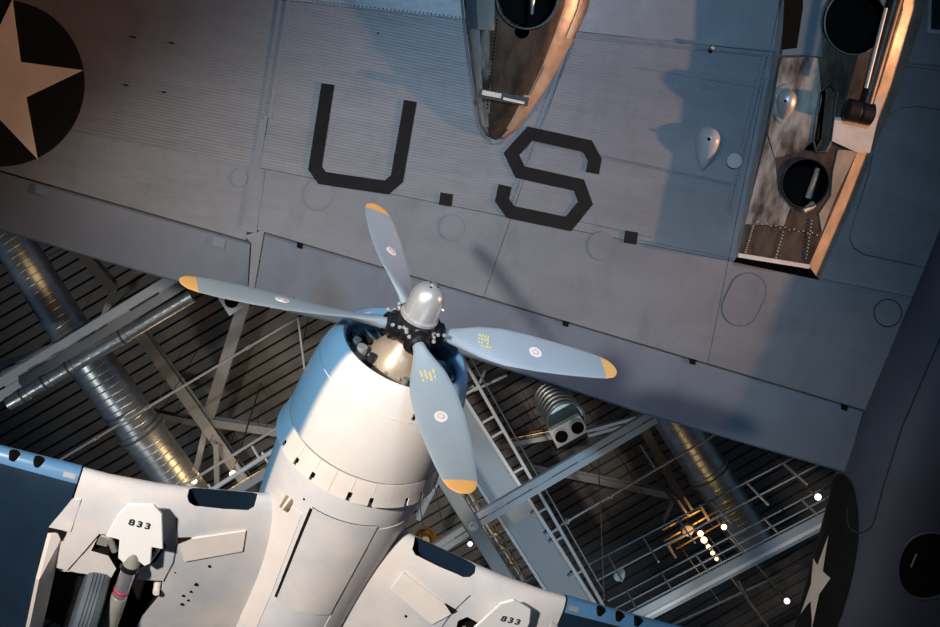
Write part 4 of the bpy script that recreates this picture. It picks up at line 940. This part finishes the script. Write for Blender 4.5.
for x, y, r, lb in [(700.5, 533.5, 0.05, 'warm bulb at the rack end of the five-bulb row'), (704, 540, 0.055, 'large warm bulb second from the rack end of the five-bulb row'), (708.5, 547, 0.04, 'middle warm bulb of the five-bulb row above the catwalk'), (712.5, 553, 0.035, 'warm bulb second from the catwalk end of the five-bulb row'), (716.5, 559, 0.03, 'smallest warm bulb at the catwalk end of the five-bulb row')]:
    lamp(lb, x, y, 20.6, r, 'lens_warm', 0, WARM, below(x, y), 'warm bulb lamps above the catwalk', False)
lamp('warm lamp shining on the lower end of the glinting duct', 724, 527, 21.5, 0.05, 'lens_warm', 0, WARM, below(700, 520))
lamp('violet-white spotlight clamped to the catwalk beside the dark hull', 818, 497, 18.8, 0.05, 'lens_cool', 0, (0.8, 0.8, 1), below(790, 470))
lamp('violet-white spotlight hanging below the catwalk by the star', 787, 601, 18.6, 0.045, 'lens_cool', 0, (0.8, 0.8, 1), below(800, 700))
lamp('small cool lamp under the roof beside the gusset bar', 470, 544, 21.5, 0.04, 'lens_cool', 0, (0.8, 0.8, 1), below(470, 560))
bp = roofthing('bell_lamp', 'brass bell-shaped pendant between cowling and wing slot', 'lamp', R(425, 538, 21))
MB().lathe([(0.03, 0.3), (0.08, 0.26), (0.12, 0.1), (0.20, 0.02), (0.20, -0.02), (0.17, 0.0)], R(425, 538, 21), UP, 24).build('bell_shade', 'brass', bp)
MB().lathe([(0.001, -0.12), (0.07, -0.12), (0.08, 0.06)], R(425, 538, 21), UP, 18).build('bell_neck', 'brass', bp)
pp = roofthing('pendant_lamp', 'pale dome pendant lamp near the lower end of the handrail', 'lamp', R(618, 574, 20.5))
MB().lathe([(0.001, 0.26), (0.06, 0.25), (0.09, 0.15), (0.10, 0.0), (0.08, -0.05), (0.001, -0.06)], R(619, 576, 20.5), UP + IR * 0.3, 20).build('shade', 'steel_light', pp)
MB().tube(R(619, 576, 20.76), R(617, 572, 22.5), 0.015, None, 6).build('stem', 'steel_dark', pp)
# rack of bars by the duct; warm lamp light is put into their colours
rk = roofthing('lamp_rack', 'rack of slim bars lit by warm bulbs above the catwalk', 'lamp rack', R(712, 525, 22))
for a, b_ in [((664, 541), (736, 500)), ((668, 545), (738, 504)), ((676, 549), (742, 511)), ((662, 530), (700, 510))]:
    MB().bar(R(*a, 22.0), R(*b_, 22.0), 0.03, 0.03).build('bar', 'brass', rk, 0)
for a, b_ in [((678, 500), (689, 517)), ((684, 497), (692, 510)), ((700, 505), (710, 522)), ((668, 545), (676, 558))]:
    MB().bar(R(*a, 21.9), R(*b_, 21.9), 0.045, 0.03).build('upright', 'tan_metal', rk, 0)
MB().lathe([(0.001, 0), (0.10, 0.0), (0.12, 0.1), (0.06, 0.2)], R(688, 531, 21.7), UP, 18).build('bell', 'tan_metal', rk)
# unseen point lights for the visible lamps, plus one added by the first duct
def bulb(px, py, h, e, col=WARM, r=0.35):
    d = bpy.data.lights.new('bulb_light', 'POINT'); d.energy = e; d.color = col; d.shadow_soft_size = r
    o = bpy.data.objects.new('bulb_light', d); COL.objects.link(o); o.location = R(px, py, h)
bulb(238, 470, 22.3, 60); bulb(196, 478, 23.6, 25); bulb(700, 538, 21.6, 22); bulb(722, 532, 22.0, 9); bulb(30, 258, 22.6, 7)
bulb(815, 500, 18.2, 8, (0.85, 0.88, 1.0)); bulb(470, 548, 21, 10, (0.85, 0.88, 1.0))

# -- everything under the roof hangs on thin steel rods; the big plane hangs on cables
for t in ROOF:
    p = t.matrix_world.translation.copy()
    MB().tube(p, V((p.x, p.y, _cz + 0.05)), 0.008, None, 6).build('hanger_rod', 'steel_dark', t)
for k, f in [(3, 1.35), (13, 1.1)]:
    p = W(FS[k][0], FS[k][1]) + d_sp * f + UP * 0.9; MB().tube(p, V((p.x, p.y, _cz + 0.05)), 0.02, None, 6).build('suspension_cable', 'steel_dark', big)
